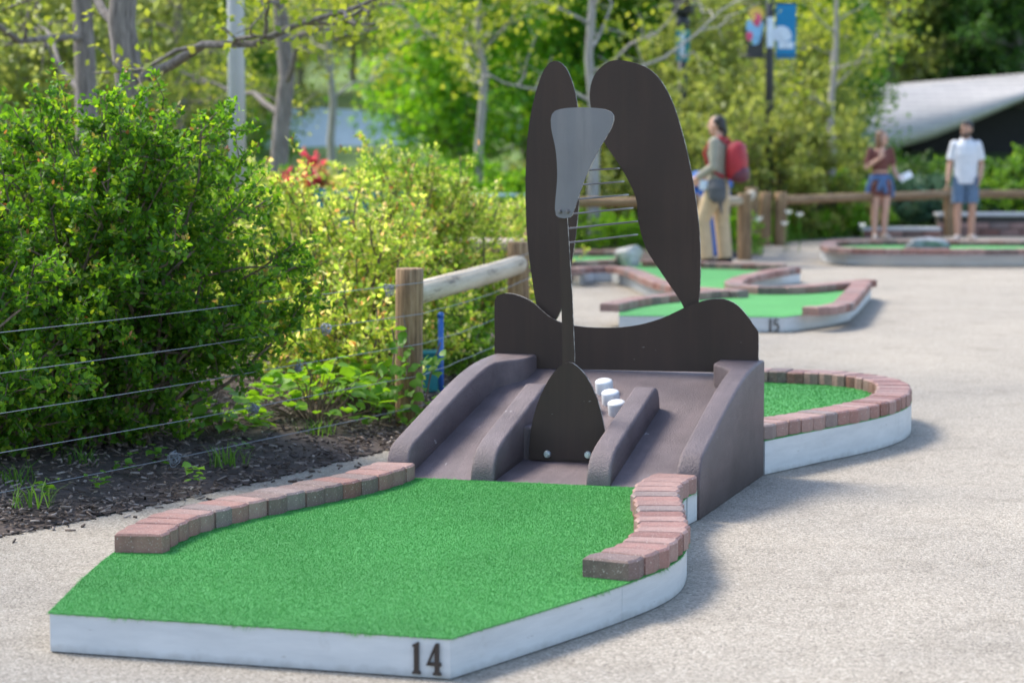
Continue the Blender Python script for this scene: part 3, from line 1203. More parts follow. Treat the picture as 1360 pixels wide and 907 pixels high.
def log(name, a, b, r, mat, parent, seed=0, taper=1.0, n=14):
    """log along local z from a to b"""
    a, b = Vector(a), Vector(b)
    L = (b - a).length
    rng = random.Random(seed)
    m = max(3, int(L / 0.12))
    ph = rng.random() * 6
    V, F = [], []
    for i in range(m + 1):
        z = L * i / m
        cx, cy = 0.05 * r * math.sin(ph + z * 3), 0.05 * r * math.cos(ph * 2 + z * 2.3)
        rr = r * (1 + (taper - 1) * i / m)
        for k in range(n):
            an = 2 * math.pi * k / n
            q = rr * (1 + 0.035 * math.sin(3 * an + ph + z * 1.3) + rng.uniform(-.01, .01))
            V.append((cx + q * math.cos(an), cy + q * math.sin(an), z))
    for i in range(m):
        for k in range(n):
            F.append((i * n + k, i * n + (k + 1) % n, (i + 1) * n + (k + 1) % n, (i + 1) * n + k))
    # chamfered end
    for k in range(n):
        V.append((V[m * n + k][0] * .9, V[m * n + k][1] * .9, L + r * .09))
    for k in range(n):
        F.append((m * n + k, m * n + (k + 1) % n, (m + 1) * n + (k + 1) % n, (m + 1) * n + k))
    F.append(tuple(range((m + 1) * n, (m + 2) * n)))
    F.append(tuple(range(n - 1, -1, -1)))
    o = mk(name, V, F, mat, parent)
    for p in o.data.polygons:
        p.use_smooth = len(p.vertices) == 4
    d = (b - a).normalized()
    o.rotation_mode = 'QUATERNION'
    o.rotation_quaternion = d.to_track_quat('Z', 'Y')
    o.location = a
    return o


fl = empty('wire_fence', (-0.53, 12.5, 0), 0, 'rustic log post and wire fence along the mulch bed beside hole 14', 'fence')
FO = Vector((-0.53, 12.5, 0))
fp = [Vector((-3.75, 6.5, 0)), Vector((-0.53, 12.5, 0)), Vector((0.045, 15.5, 0)), Vector((0.155, 17.1, 0))]
for i, p in enumerate(fp):
    log('post', p - FO + Vector((0, 0, -0.1)), p - FO + Vector((0, 0, POSTH + (0.0, 0, .0, .02)[i])), (0.07, 0.072, 0.07, 0.075)[i], M['log'], fl, i)


def log_between(a, b, z, r, mat, parent, org, seed, gap=0.055):
    d = (b - a).normalized()
    aa = a + d * gap - org + Vector((0, 0, z))
    bb = b - d * gap - org + Vector((0, 0, z))
    return log('rail', aa, bb, r, mat, parent, seed)


log_between(fp[1], fp[2], 0.70, 0.062, M['log_pale'], fl, FO, 11)
# a second rail runs off to the side behind post three
log('rail', Vector((-0.45, 17.4, 0.74)) - FO, Vector((0.10, 17.12, 0.74)) - FO, 0.055, M['log_pale'], fl, 15)
WZ = (0.775, 0.615, 0.455, 0.295, 0.135)
side_off = Vector((0.066, -0.035, 0))
rng_w = random.Random(4)
for wi, z in enumerate(WZ):
    pts = []
    for a, b in zip(fp[:-1], fp[1:]):
        m = 10
        for k in range(m):
            t = k / m
            sag = -0.018 * math.sin(math.pi * t) + rng_w.uniform(-.003, .003)
            pts.append(a.lerp(b, t) - FO + side_off + Vector((rng_w.uniform(-.003, .003), 0, z + sag)))
    pts.append(fp[-1] - FO + side_off + Vector((0, 0, z)))
    tube('wire', pts, 0.0019, M['wire'], fl, 5)
# wire strainers: wound clumps
for px, py, wi in ((208, 598, 4), (320, 552, 3), (376, 490, 2), (415, 450, 1), (500, 385, 0), (658, 466, 2)):
    best = None
    for k in range(1, 400):
        t = k / 400
        for a, b in zip(fp[:-1], fp[1:]):
            q = a.lerp(b, t)
            X = 680 + q.x / q.y * FP
            if best is None or abs(X - px) < best[0]:
                best = (abs(X - px), q.copy())
    c = best[1] - FO + side_off + Vector((0, 0, WZ[wi] - 0.022))
    rg = random.Random(px)
    V, F = [], []
    for lp in range(9):
        ax = Vector((rg.gauss(0, 1), rg.gauss(0, 1), rg.gauss(0, .6))).normalized()
        b1 = ax.orthogonal().normalized()
        b2 = ax.cross(b1)
        cc = c + Vector((rg.gauss(0, .008), rg.gauss(0, .012), rg.gauss(0, .008)))
        R = rg.uniform(0.012, 0.027)
        ring = [cc + (b1 * math.cos(a) + b2 * math.sin(a)) * R * (1 + .2 * math.sin(3 * a)) for a in np.linspace(0, 6.2, 12)]
        v_, f_ = tube_data(ring, 0.0022, 4)
        F += [tuple(i + len(V) for i in f) for f in f_]
        V += v_
    mk('wire_strainer', V, F, M['wire'], fl, True)

# back fence of logs
fb = empty('log_fence', (1.0, 28.8, 0), 0, 'brown log rail fence behind hole 15 beside the blue bin', 'fence')
FB = Vector((1.0, 28.8, 0))
bpts = [Vector((0.3, 28.6, 0)), Vector((2.15, 28.9, 0)), Vector((2.82, 29.3, 0)), Vector((3.2, 32.3, 0))]
for i, p in enumerate(bpts):
    log('post', p - FB + Vector((0, 0, -.1)), p - FB + Vector((0, 0, 0.80)), 0.085, M['log'], fb, 20 + i)
for i in range(3):
    log_between(bpts[i], bpts[i + 1], 0.715, 0.06, M['log'] if i < 1 else M['log_pale'], fb, FB, 30 + i)
fr = empty('log_fence', (3.6, 33.0, 0), 0, 'long brown log rail fence in front of the dark green shrubs behind the couple', 'fence')
FR = Vector((3.6, 33.0, 0))
rp = [Vector((3.45, 33.0, 0)), Vector((3.66, 33.0, 0)), Vector((6.5, 36.0, 0)), Vector((9.6, 36.8, 0)), Vector((13, 37.2, 0))]
for i, p in enumerate(rp):
    log('post', p - FR + Vector((0, 0, -.1)), p - FR + Vector((0, 0, 0.72)), 0.085, M['log'], fr, 40 + i)
for i in range(1, 4):
    log_between(rp[i], rp[i + 1], 0.62, 0.062, M['log'], fr, FR, 50 + i)


# ================================================================== HOLE 15
def hole_from(name, label, turf_px, brick_px, kt, loc, width=0.16, size=0.15, seed=1, close_kerb=True, dens=2500):
    lx, ly = loc
    root = empty(name, (lx, ly, 0), 0, label, 'golf hole')
    pts = [Vector(G(x, y, kt)) - Vector(loc) for x, y in turf_px]
    # orientation: counter clockwise
    A = sum(a.x * b.y - b.x * a.y for a, b in zip(pts, pts[1:] + pts[:1]))
    if A < 0: pts = pts[::-1]
    n = len(pts)
    for i in range(n):
        a, b = pts[i], pts[(i + 1) % n]
        if (b - a).length < 0.02: continue
        t = (b - a).normalized() * 0.0012
        strip('kerb_board', [a + t, b - t], 0.02, 0.004, kt, M['white'], root)
    poly = [(p.x, p.y) for p in pts]
    prism('turf', poly, kt + .0006, kt + .006, M['turf'], root)
    for i, (bp, side) in enumerate(brick_px):
        q = [Vector(G(x, y, kt + .065)) - Vector(loc) for x, y in bp]
        bricks(catmull(q, 0.1), width, kt + .007, kt + .072, root, size=size, side=side, seed=seed + i)
    return root


K15 = 0.118
left15 = [(822, 420), (822, 409), (850, 404), (900, 398), (955, 394), (983, 391), (975, 388), (930, 388), (890, 385), (862, 378), (835, 366), (812, 360), (790, 360), (772, 363), (772, 350)]
right15 = [(1042, 422), (1100, 414), (1127, 408), (1140, 398), (1157, 380), (1128, 377), (1100, 380), (1060, 385), (1010, 385), (985, 380), (1000, 372), (1030, 365), (1063, 361), (1036, 355), (932, 353), (850, 350)]
h15 = hole_from('mini_golf_hole', 'winding green turf mini golf hole numbered 15 with brick edged tongues', left15[::-1] + right15, [
    ([(822, 405), (850, 398), (900, 392), (950, 388), (984, 385)], 1),
    ([(980, 387), (930, 384), (890, 380), (862, 373), (835, 361), (812, 355), (790, 355), (770, 357)], -1),
    ([(1086, 410), (1127, 405), (1142, 393), (1157, 374)], 1),
    ([(1150, 372), (1128, 373), (1100, 376), (1060, 380), (1012, 381), (986, 376), (1000, 368), (1030, 361), (1064, 356)], 1),
    ([(1045, 351), (1000, 350), (932, 348), (860, 346)], 1),
], K15, (2.0, 18.58), 0.155, 0.15, 20)
n0, n1 = Vector(G(822, 420, K15)), Vector(G(1042, 422, K15))
t15 = (n1 - n0).normalized()
rz15 = math.atan2(t15.y, t15.x)
for poly, px in ((ONE, 1024), (FIVE, 1030)):
    best = min((abs(680 + q.x / q.y * FP - px), k_) for k_, q in ((k_, n0.lerp(n1, k_ / 600)) for k_ in range(601)))
    q = n0.lerp(n1, best[1] / 600) - Vector((2.0, 18.58)) + Vector((t15.y, -t15.x)) * 0.001
    d = digit_mesh('numeral', poly, 0.010, h15, (q.x, q.y, 0.012), 0.096)
    d.rotation_euler = (0, 0, rz15)

# rounded hole in the far right
hr = hole_from('mini_golf_hole', 'wide round ended mini golf hole with low brick rim beside the couple',
               [(1090, 330), (1097, 334), (1125, 336.5), (1180, 337.5), (1260, 338), (1360, 338), (1480, 337), (1480, 327), (1360, 326), (1260, 325), (1180, 324), (1125, 325), (1097, 327)],
               [([(1090, 325), (1095, 328.5), (1125, 330.5), (1180, 331.5), (1260, 332), (1360, 332), (1480, 331)], 1),
                ([(1480, 321), (1360, 320), (1260, 319.5), (1180, 319), (1125, 319.5), (1096, 321), (1090, 325)], 1)], 0.14, (5.0, 30.2), 0.17, 0.19, 60)
# small hole far left behind the sculpture
hl = hole_from('mini_golf_hole', 'small green hole partly hidden behind the steel sculpture',
               [(700, 352), (780, 352), (840, 348), (842, 338), (780, 338), (700, 338)],
               [([(700, 348), (780, 348), (842, 344)], 1), ([(842, 333), (780, 333), (700, 333)], 1)], 0.12, (0.9, 26.5), 0.16, 0.17, 80)


# tan brick walls behind the couple
def brick_wall(label, x0, x1, y, h, dep):
    root = empty('low_brick_wall', ((x0 + x1) / 2, y, 0), 0, label, 'wall')
    box('core', (0, dep / 2, h / 2 - .01), (x1 - x0 - .02, dep - .03, h - .03), M['joint'], root)
    bl_, bh = 0.30, 0.10
    nrow = int(h / bh)
    me = None
    for r_ in range(nrow):
        off = (r_ % 2) * bl_ / 2
        x = x0 - off
        while x < x1 - 0.02:
            a, b = max(x, x0), min(x + bl_, x1)
            if b - a > 0.05:
                bx = box('brick', (0, 0, 0), (b - a - .01, .09, bh - .01), M['brick'], root, .006)
                bx.location = ((a + b) / 2 - (x0 + x1) / 2, 0.03, r_ * bh + bh / 2 + .003)
            x += bl_
    box('cap', (0, dep / 2, h + .018), (x1 - x0 + .03, dep + .03, .05), M['concrete'], root, .008)
    return root


brick_wall('low tan brick wall with pale cap behind the man in white shirt', 6.35, 7.9, 36.0, 0.3, 0.35)
brick_wall('long very low brick wall behind the woman', 5.15, 6.3, 35.6, 0.1, 0.3)
box_o = box('concrete_block', (8.35, 34.6, 0.18), (0.8, 0.5, 0.36), M['white'], None, 0.02)
tag(box_o, 'white painted block at the end of the brick wall', 'block')


# rocks
def rock(name, label, loc, s, mat, seed):
    bm = bmesh.new()
    bmesh.ops.create_icosphere(bm, subdivisions=3, radius=1)
    rg = np.random.default_rng(seed)
    dirs = rg.normal(size=(9, 3))
    dirs /= np.linalg.norm(dirs, axis=1)[:, None]
    for v in bm.verts:
        c = v.co.copy()
        k = 1.0
        for d in dirs:
            q = c.dot(Vector(d))
            if q > 0.72: k *= 0.72 / q
        k += 0.05 * math.sin(5 * c.x + seed) * math.sin(6 * c.y) + 0.03 * math.sin(11 * c.z + seed)
        v.co = Vector((c.x * k * s[0], c.y * k * s[1], max(-0.25, c.z * k) * s[2]))
    o = bm_obj(name, bm, mat)
    o.location = loc
    tag(o, label, 'rock')


gx, gy = G(838, 350, 0.16)
rock('boulder', 'pale limestone boulder on the turf of hole 15', (gx, gy + .2, 0.17), (0.19, 0.19, 0.2), M['rock'], 3)
gx, gy = G(1222, 322, 0.2)
rock('boulder', 'dark grey boulder on the wide round ended hole', (gx, gy - .5, 0.17), (0.27, 0.22, 0.12), M['rock_dark'], 7)


# ================================================================== FOLIAGE
def leaves_np(C, size, rng, up=0.35, fold=0.25, shape='round', outward=None, aspect=0.62):
    """C (n,3) leaf bases -> verts, faces"""
    n = len(C)
    d = rng.normal(size=(n, 3))
    d[:, 2] += up
    if outward is not None: d += outward
    d /= np.linalg.norm(d, axis=1)[:, None]
    nn = rng.normal(size=(n, 3)) * 0.75
    nn[:, 2] += 1.0
    s = np.cross(nn, d)
    s /= np.linalg.norm(s, axis=1)[:, None] + 1e-9
    nz = np.cross(d, s)
    L = (size * rng.uniform(0.6, 1.25, n))[:, None]
    Wd = L * aspect
    if shape == 'round':
        b = C
        l1 = C + d * L * .28 + s * Wd * .44 + nz * L * fold * .3
        l2 = C + d * L * .68 + s * Wd * .40 + nz * L * fold * .3
        t = C + d * L
        r2 = C + d * L * .68 - s * Wd * .40 + nz * L * fold * .3
        r1 = C + d * L * .28 - s * Wd * .44 + nz * L * fold * .3
        V = np.stack([b, l1, l2, t, r2, r1], 1).reshape(-1, 3)
        f = np.array([(0, 1, 2, 3), (0, 3, 4, 5)])
        F = (np.arange(n)[:, None, None] * 6 + f[None]).reshape(-1, 4)
    else:
        l = C + d * L * .45 + s * Wd * .5 + nz * L * fold * .4
        t = C + d * L
        r = C + d * L * .45 - s * Wd * .5 + nz * L * fold * .4
        V = np.stack([C, l, t, r], 1).reshape(-1, 3)
        F = np.arange(4 * n).reshape(-1, 4)
    return V, F


class Tubes:
    def __init__(self): self.V, self.F = [], []

    def add(self, pts, radii, n=6):
        v, f = tube_data(pts, radii, n, cap=False)
        o = len(self.V)
        self.V += v
        self.F += [tuple(i + o for i in q) for q in f]

    def build(self, name, mat, parent):
        return mk(name, self.V, self.F, mat, parent, True)


def wob(a, b, m, amp, rg, sag=0.0):
    a, b = Vector(a), Vector(b)
    L = (b - a).length
    out = []
    off = Vector((0, 0, 0))
    for i in range(m + 1):
        t = i / m
        if 0 < i < m: off = off * .6 + Vector((rg.gauss(0, amp), rg.gauss(0, amp), rg.gauss(0, amp))) * L
        p = a.lerp(b, t) + off * math.sin(math.pi * t) + Vector((0, 0, sag * math.sin(math.pi * t)))
        out.append(p)
    return out


def shrub_mesh(rx, ry, h, nstem, ntwig, nleaf, lsize, seed, shape='round', fill=0.45, tip=0.12, low=0.12, lump=0.25, skirt=0.28, skr=1.0):
    """returns (stems Tubes, leaf V,F, tip V,F) in local coordinates"""
    rg = random.Random(seed)
    rng = np.random.default_rng(seed)
    T = Tubes()
    C = []
    TC = []
    per = max(3, nleaf // (nstem * ntwig))
    for s in range(nstem):
        az = rg.random() * 2 * math.pi
        rr = math.sqrt(rg.random())
        lumpf = 1 + lump * math.sin(az * 3 + seed) * rr + rg.uniform(-lump, lump) * .6
        el = 1 - rr ** 2.4
        end = Vector((rx * rr * math.cos(az) * lumpf, ry * rr * math.sin(az) * lumpf, h * (low + (1 - low) * math.sqrt(max(0, el))) * (1 + rg.uniform(-lump, lump * .5) * .6)))
        if rg.random() < skirt:
            q_ = rg.uniform(.72, 1.0) * skr
            end = Vector((rx * q_ * math.cos(az) * lumpf, ry * q_ * math.sin(az) * lumpf, h * rg.uniform(.04, .5)))
        base = Vector((rx * .22 * rg.gauss(0, 1) * .6, ry * .22 * rg.gauss(0, 1) * .6, 0))
        st = wob(base, end, 6, 0.05, rg, 0.08 * h * rr)
        T.add(st, [0.011 * (1 - .75 * i / 6) * (h / 1.6 + .25) for i in range(7)], 5)
        for k in range(ntwig):
            t = fill + (1 - fill) * rg.random() ** .75
            i = min(5, int(t * 6))
            p = st[i].lerp(st[i + 1], t * 6 - i)
            out = Vector((p.x / rx, p.y / ry, max(0, p.z / h - .35))) * .9 + Vector((rg.gauss(0, .7), rg.gauss(0, .7), rg.gauss(.25, .6)))
            L = rg.uniform(.10, .26) * (h / 1.6) ** .7
            q = p + out.normalized() * L
            tw = wob(p, q, 3, 0.06, rg)
            T.add(tw, [0.0035, 0.003, 0.0022, 0.0014], 3)
            for j in range(per):
                tt = rg.uniform(.1, 1.0)
                i2 = min(2, int(tt * 3))
                c = tw[i2].lerp(tw[i2 + 1], tt * 3 - i2)
                C.append((c.x + rg.gauss(0, .012), c.y + rg.gauss(0, .012), max(.02, c.z + rg.gauss(0, .012))))
            if rg.random() < tip and t > .85:
                for j in range(7): TC.append((q.x + rg.gauss(0, .012), q.y + rg.gauss(0, .012), max(.03, q.z + rg.gauss(.01, .015))))
    C = np.array(C)
    V, F = leaves_np(C, lsize, rng, .3, .3, shape)
    tv = None
    if TC:
        tv = leaves_np(np.array(TC), lsize * .8, rng, .9, .3, shape)
    return T, (V, F), tv


def shrub(name, label, loc, rx, ry, h, nstem, ntwig, nleaf, lsize, mat, seed, shape='round', tipmat=None, group=None, stem='twig', **kw):
    root = empty(name, loc, 0, label, 'shrub', group)
    T, (V, F), tv = shrub_mesh(rx, ry, h, nstem, ntwig, nleaf, lsize, seed, shape, **kw)
    T.build('stems', M[stem], root)
    o = mk_np('foliage', V, F, M[mat], root, True)
    tag(o, kind='stuff')
    if tv is not None and tipmat:
        o2 = mk_np('young_tips', tv[0], tv[1], M[tipmat], root, True)
        tag(o2, kind='stuff')
    return root


# the big near shrub and its darker neighbour
shrub('leafy_shrub', 'big rounded dark green shrub with reddish tips behind the wire fence', (-1.98, 11.45, 0.04), .93, .85, 1.64, 150, 14, 84000, 0.034, 'leaf_dark', 21, tipmat='leaf_tip', fill=.32, lump=.16, low=.22, tip=.3, skr=.82)
shrub('leafy_shrub', 'dense dark shrub at the near end of the wire fence', (-2.62, 10.55, 0.04), .75, .7, 1.36, 80, 13, 34000, 0.035, 'leaf_dark', 22, tipmat='leaf_tip', fill=.3, lump=.15, low=.10)
shrub('leafy_shrub', 'dark green shrub behind the big rounded shrub under the grey trunk', (-2.75, 13.4, 0.05), 1.0, .8, 1.55, 60, 12, 18000, 0.044, 'leaf_dark', 23, tipmat='leaf_tip', fill=.3, lump=.2, low=.12)
# yellow green shrubs
shrub('flowering_shrub', 'bright yellow green shrub behind the nearer log post', (-1.02, 14.2, 0.05), .72, .7, 1.22, 100, 12, 24000, 0.036, 'leaf_lime', 31, tipmat='leaf_tip', fill=.35, lump=.36, low=.12)
shrub('flowering_shrub', 'taller yellow green shrub behind the log rail', (-.66, 16.0, 0.05), .72, .7, 1.34, 100, 12, 23000, 0.038, 'leaf_lime', 32, tipmat='leaf_tip', fill=.35, lump=.38, low=.12)
shrub('flowering_shrub', 'yellow green shrub between the big dark shrub and the grey pole', (-1.75, 16.8, 0.05), .85, .7, 1.18, 70, 11, 17000, 0.042, 'leaf_lime', 33, fill=.35, lump=.28, low=.12)
shrub('flowering_shrub', 'low green shrub filling the fence under the log rail', (-.30, 14.9, 0.04), .24, .5, .46, 34, 8, 3500, 0.040, 'leaf_mid', 34, fill=.3, lump=.25, low=.15)
shrub('flowering_shrub', 'small yellow green shrub spilling through the wires left of the nearer log post', (-.86, 13.0, 0.05), .34, .3, .74, 44, 9, 5200, 0.038, 'leaf_lime', 36, tipmat='leaf_tip', fill=.3, lump=.3, low=.15)
shrub('red_leaf_shrub', 'small shrub with coral red leaves behind the yellow green shrubs', (-2.05, 24.0, 0.0), .26, .3, 1.24, 26, 8, 2400, 0.07, 'leaf_pink', 35, 'diamond', fill=.5, low=.5)


# broad leaved plants with single leaves
def leaf_object_mesh(name, L, Wd, mat):
    V = [(0, 0, 0)]
    prof = [(.15, .32), (.38, .5), (.62, .42), (.85, .18)]
    for t, w in prof:
        V += [(-w * Wd, t * L, .04 * L * (1 - abs(t - .4)) + .02 * L), (0, t * L, 0 - .05 * L * t * t), (w * Wd, t * L, .04 * L * (1 - abs(t - .4)) + .02 * L)]
    V.append((0, L, -.12 * L))
    F = [(0, 2, 1), (0, 3, 2)]
    for i in range(3):
        a = 1 + i * 3
        F += [(a, a + 1, a + 4, a + 3), (a + 1, a + 2, a + 5, a + 4)]
    F += [(10, 11, 13), (11, 12, 13)]
    me = bpy.data.meshes.new(name)
    me.from_pydata(V, [], F)
    me.materials.append(mat)
    me.polygons.foreach_set('use_smooth', [True] * len(F))
    return me


def put_leaf(me, parent, p, az, pitch, roll, s):
    o = bpy.data.objects.new('leaf', me)
    COL.objects.link(o)
    o.parent = parent
    o.location = p
    o.rotation_euler = (pitch, roll, az)
    o.scale = (s, s, s)
    return o


lm_h = leaf_object_mesh('leaf', 0.085, 0.062, M['leaf_hosta'])
lm_v = leaf_object_mesh('leaf', 0.062, 0.05, M['leaf_mid'])
rg = random.Random(77)
for (bx_, by_, n_, R_, hh, lab) in ((-1.0, 12.3, 170, .36, .36, 'low bright green broad leaved plant in the mulch left of the log post'),
                                    (-1.42, 11.75, 90, .22, .24, 'low bright green plant at the edge of the mulch beside the big dark shrub'),
                                    (-0.74, 12.8, 80, .22, .34, 'small bright green broad leaved plant right behind the nearer log post')):
    root = empty('broad_leaf_plant', (bx_, by_, 0.07), 0, lab, 'plant')
    T = Tubes()
    for k in range(n_):
        a = rg.random() * 6.283
        r = R_ * math.sqrt(rg.random())
        z = hh * (1 - (r / R_) ** 2 * .7) * rg.uniform(.45, 1.0)
        p = Vector((r * math.cos(a), r * math.sin(a), z))
        put_leaf(lm_h, root, p, a - math.pi / 2 + rg.gauss(0, .5), rg.uniform(-.5, .45), rg.gauss(0, .35), rg.uniform(.7, 1.25))
        if k % 3 == 0: T.add(wob((p.x * .25, p.y * .25, 0), p, 3, .05, rg), [.004, .0035, .003, .002], 4)
    T.build('stems', M['twig'], root)
vine = empty('climbing_vine', (-0.53, 12.42, 0.06), 0, 'green vine with broad leaves climbing the nearer log post', 'vine')
T = Tubes()
for s_ in range(5):
    x0 = rg.uniform(-.22, .10)
    top = rg.uniform(.30, .56)
    st = wob((x0, rg.uniform(-.02, .1), 0), (x0 + rg.uniform(-.12, .14), rg.uniform(-.03, .03), top), 6, .06, rg)
    T.add(st, .004, 4)
    for k in range(26):
        t = rg.random()
        i = min(5, int(t * 6))
        p = st[i].lerp(st[i + 1], t * 6 - i) + Vector((rg.gauss(0, .035), rg.uniform(-.09, .0), rg.gauss(0, .02)))
        put_leaf(lm_v, vine, p, math.pi + rg.gauss(0, 1.0), rg.uniform(-1.1, .1), rg.gauss(0, .5), rg.uniform(.65, 1.2))
T.build('stems', M['twig'], vine)


# tufts at the bed edge
def tuft(label, loc, n, h, seed, mat='grass', spread=.10):
    rng = np.random.default_rng(seed)
    a = rng.random(n) * 6.283
    r = spread * np.sqrt(rng.random(n))
    b = np.stack([r * np.cos(a), r * np.sin(a), np.zeros(n)], -1)
    lean = rng.normal(0, .45, (n, 2))
    hh = h * rng.uniform(.5, 1.1, n)
    mid = b + np.stack([lean[:, 0] * hh * .35, lean[:, 1] * hh * .35, hh * .6], -1)
    tip = b + np.stack([lean[:, 0] * hh, lean[:, 1] * hh, hh], -1)
    w = np.stack([np.cos(a + 1.6), np.sin(a + 1.6), np.zeros(n)], -1) * .0035
    V = np.stack([b - w, b + w, mid + w * .8, tip, mid - w * .8], 1).reshape(-1, 3)
    me = bpy.data.meshes.new('grass_tuft')
    F = []
    for i in range(n):
        F += [(5 * i, 5 * i + 1, 5 * i + 2, 5 * i + 4), (5 * i + 4, 5 * i + 2, 5 * i + 3)]
    me.from_pydata(V.tolist(), [], F)
    o = link('grass_tuft', me, M[mat])
    o.location = loc
    tag(o, label, 'grass', 'grass tufts in the mulch')


TL = 'thin grass tuft growing in the mulch under the wire fence'
for i, (px, py) in enumerate(((40, 668), (110, 615), (420, 575), (300, 615), (20, 640))):
    x, y = G(px, py, 0.07)
    tuft(TL, (x, y, 0.06), 40, .10, 100 + i)
for i, (px, py) in enumerate(((170, 625), (215, 615), (255, 640), (320, 600), (130, 650), (60, 660))):
    x, y = G(px, py, 0.07)
    root = empty('seedling', (x, y, 0.06), 0, 'tiny broad leaved seedling in the mulch under the wire fence', 'plant', 'seedlings in the mulch')
    for k in range(14):
        a = rg.random() * 6.28
        put_leaf(lm_v, root, (.05 * math.cos(a) * rg.random(), .05 * math.sin(a) * rg.random(), rg.uniform(.02, .09)), a, rg.uniform(-.4, .3), rg.gauss(0, .3), rg.uniform(.4, .8))


# ------------------------------------------------------------------ trees
def tree_mesh(H, r0, clear, nl, reach, nleaf, lsize, seed, sig=.14, shape='diamond', lean=(0, 0), up=.5, sub=5, crown_top=1.0, rtop=.25):
    rg = random.Random(seed)
    rng = np.random.default_rng(seed)
    T = Tubes()
    tr = wob((0, 0, -.1), (lean[0], lean[1], H), 12, .008, rg)
    T.add(tr, [r0 * (1.18 if i == 0 else 1.0 - (1 - rtop) * i / 12) for i in range(13)], 10)
    tips = []
    for k in range(nl):
        t = clear / H + (1 - clear / H) * ((k + rg.random() * .8) / nl) * .97
        i = min(11, int(t * 12))
        p = tr[i].lerp(tr[i + 1], t * 12 - i)
        az = k * 2.4 + rg.gauss(0, .4)
        L = reach * (1.0 - .55 * (t - clear / H) / (1 - clear / H)) * rg.uniform(.7, 1.15)
        e = p + Vector((math.cos(az) * L, math.sin(az) * L, L * up * rg.uniform(.5, 1.4)))
        lb_ = wob(p, e, 6, .045, rg, -.04 * L)
        rl = r0 * (1 - .7 * t) * .42
        T.add(lb_, [rl * (1 - .78 * j / 6) for j in range(7)], 6)
        for s in range(sub):
            t2 = .25 + .75 * (s + rg.random()) / sub
            i2 = min(5, int(t2 * 6))
            q = lb_[i2].lerp(lb_[i2 + 1], min(1, t2 * 6 - i2))
            L2 = L * rg.uniform(.22, .48)
            dv = Vector((math.cos(az), math.sin(az), .3)) * .7 + Vector((rg.gauss(0, .8), rg.gauss(0, .8), rg.gauss(.15, .5)))
            e2 = q + dv.normalized() * L2
            sb = wob(q, e2, 4, .06, rg)
            T.add(sb, [rl * .38 * (1 - .75 * j / 4) + .002 for j in range(5)], 4)
            for w in range(3):
                j = rg.randint(1, 3)
                e3 = sb[j] + Vector((rg.gauss(0, 1), rg.gauss(0, 1), rg.gauss(.3, .6))).normalized() * L2 * rg.uniform(.3, .6)
                tw = wob(sb[j], e3, 2, .06, rg)
                T.add(tw, [rl * .16 + .002, rl * .1 + .0015, .0015], 3)
                tips += [tw[1], tw[2]]
            tips += [sb[3], sb[4]]
    tips = np.array([tuple(p) for p in tips])
    k = rng.integers(0, len(tips), nleaf)
    C = tips[k] + rng.normal(0, sig, (nleaf, 3))
    V, F = leaves_np(C, lsize, rng, .1, .3, shape, aspect=.7)
    return T, (V, F)


PROTO = {}


def tree(name, label, loc, proto, s=1.0, rz=0.0, group=None, sz=None):
    root = empty(name, loc, rz, label, 'tree', group)
    tm, lm = PROTO[proto]
    a = bpy.data.objects.new('trunk', tm)
    b = bpy.data.objects.new('crown', lm)
    for q in (a, b):
        COL.objects.link(q)
        q.parent = root
    tag(b, kind='stuff')
    root.scale = (s, s, sz or s)
    return root


def proto(key, barkm, leafm, **kw):
    T, (V, F) = tree_mesh(**kw)
    a = T.build('trunk', M[barkm], None)
    b = mk_np('crown', V, F, M[leafm], None, True)
    tm, lm = a.data, b.data
    bpy.data.objects.remove(a)
    bpy.data.objects.remove(b)
    PROTO[key] = (tm, lm)


proto('park', 'bark', 'leaf_spring', H=7.2, r0=.125, clear=1.9, nl=13, reach=2.6, nleaf=5200, lsize=.075, seed=41, sig=.10, up=.28, sub=6, rtop=.3)
proto('park2', 'bark', 'leaf_olive', H=6.5, r0=.12, clear=1.7, nl=12, reach=2.5, nleaf=5200, lsize=.075, seed=42, sig=.11, up=.32, sub=6, rtop=.3)
proto('sapling', 'bark_pale', 'leaf_spring', H=4.6, r0=.06, clear=1.6, nl=14, reach=1.3, nleaf=3000, lsize=.085, seed=43, sig=.10, up=.7)
proto('bare', 'bark_pale', 'leaf_spring', H=5.0, r0=.09, clear=1.7, nl=12, reach=2.2, nleaf=1500, lsize=.085, seed=44, sig=.12, up=.75)
proto('dense', 'bark', 'leaf_bright', H=5.6, r0=.13, clear=.7, nl=24, reach=2.1, nleaf=15000, lsize=.15, seed=45, sig=.24, up=.35, sub=6)
proto('dense2', 'bark', 'leaf_mid', H=6.2, r0=.14, clear=.6, nl=24, reach=2.3, nleaf=15000, lsize=.15, seed=46, sig=.26, up=.35, sub=6)
proto('olive', 'bark', 'leaf_olive', H=5.8, r0=.12, clear=.8, nl=22, reach=2.2, nleaf=11000, lsize=.14, seed=47, sig=.24, up=.4, sub=6)
proto('conifer', 'bark', 'leaf_deep', H=7.5, r0=.15, clear=.3, nl=34, reach=2.2, nleaf=18000, lsize=.16, seed=48, sig=.2, up=.08, sub=6)


def X(px, Y): return (px - 680) / FP * Y


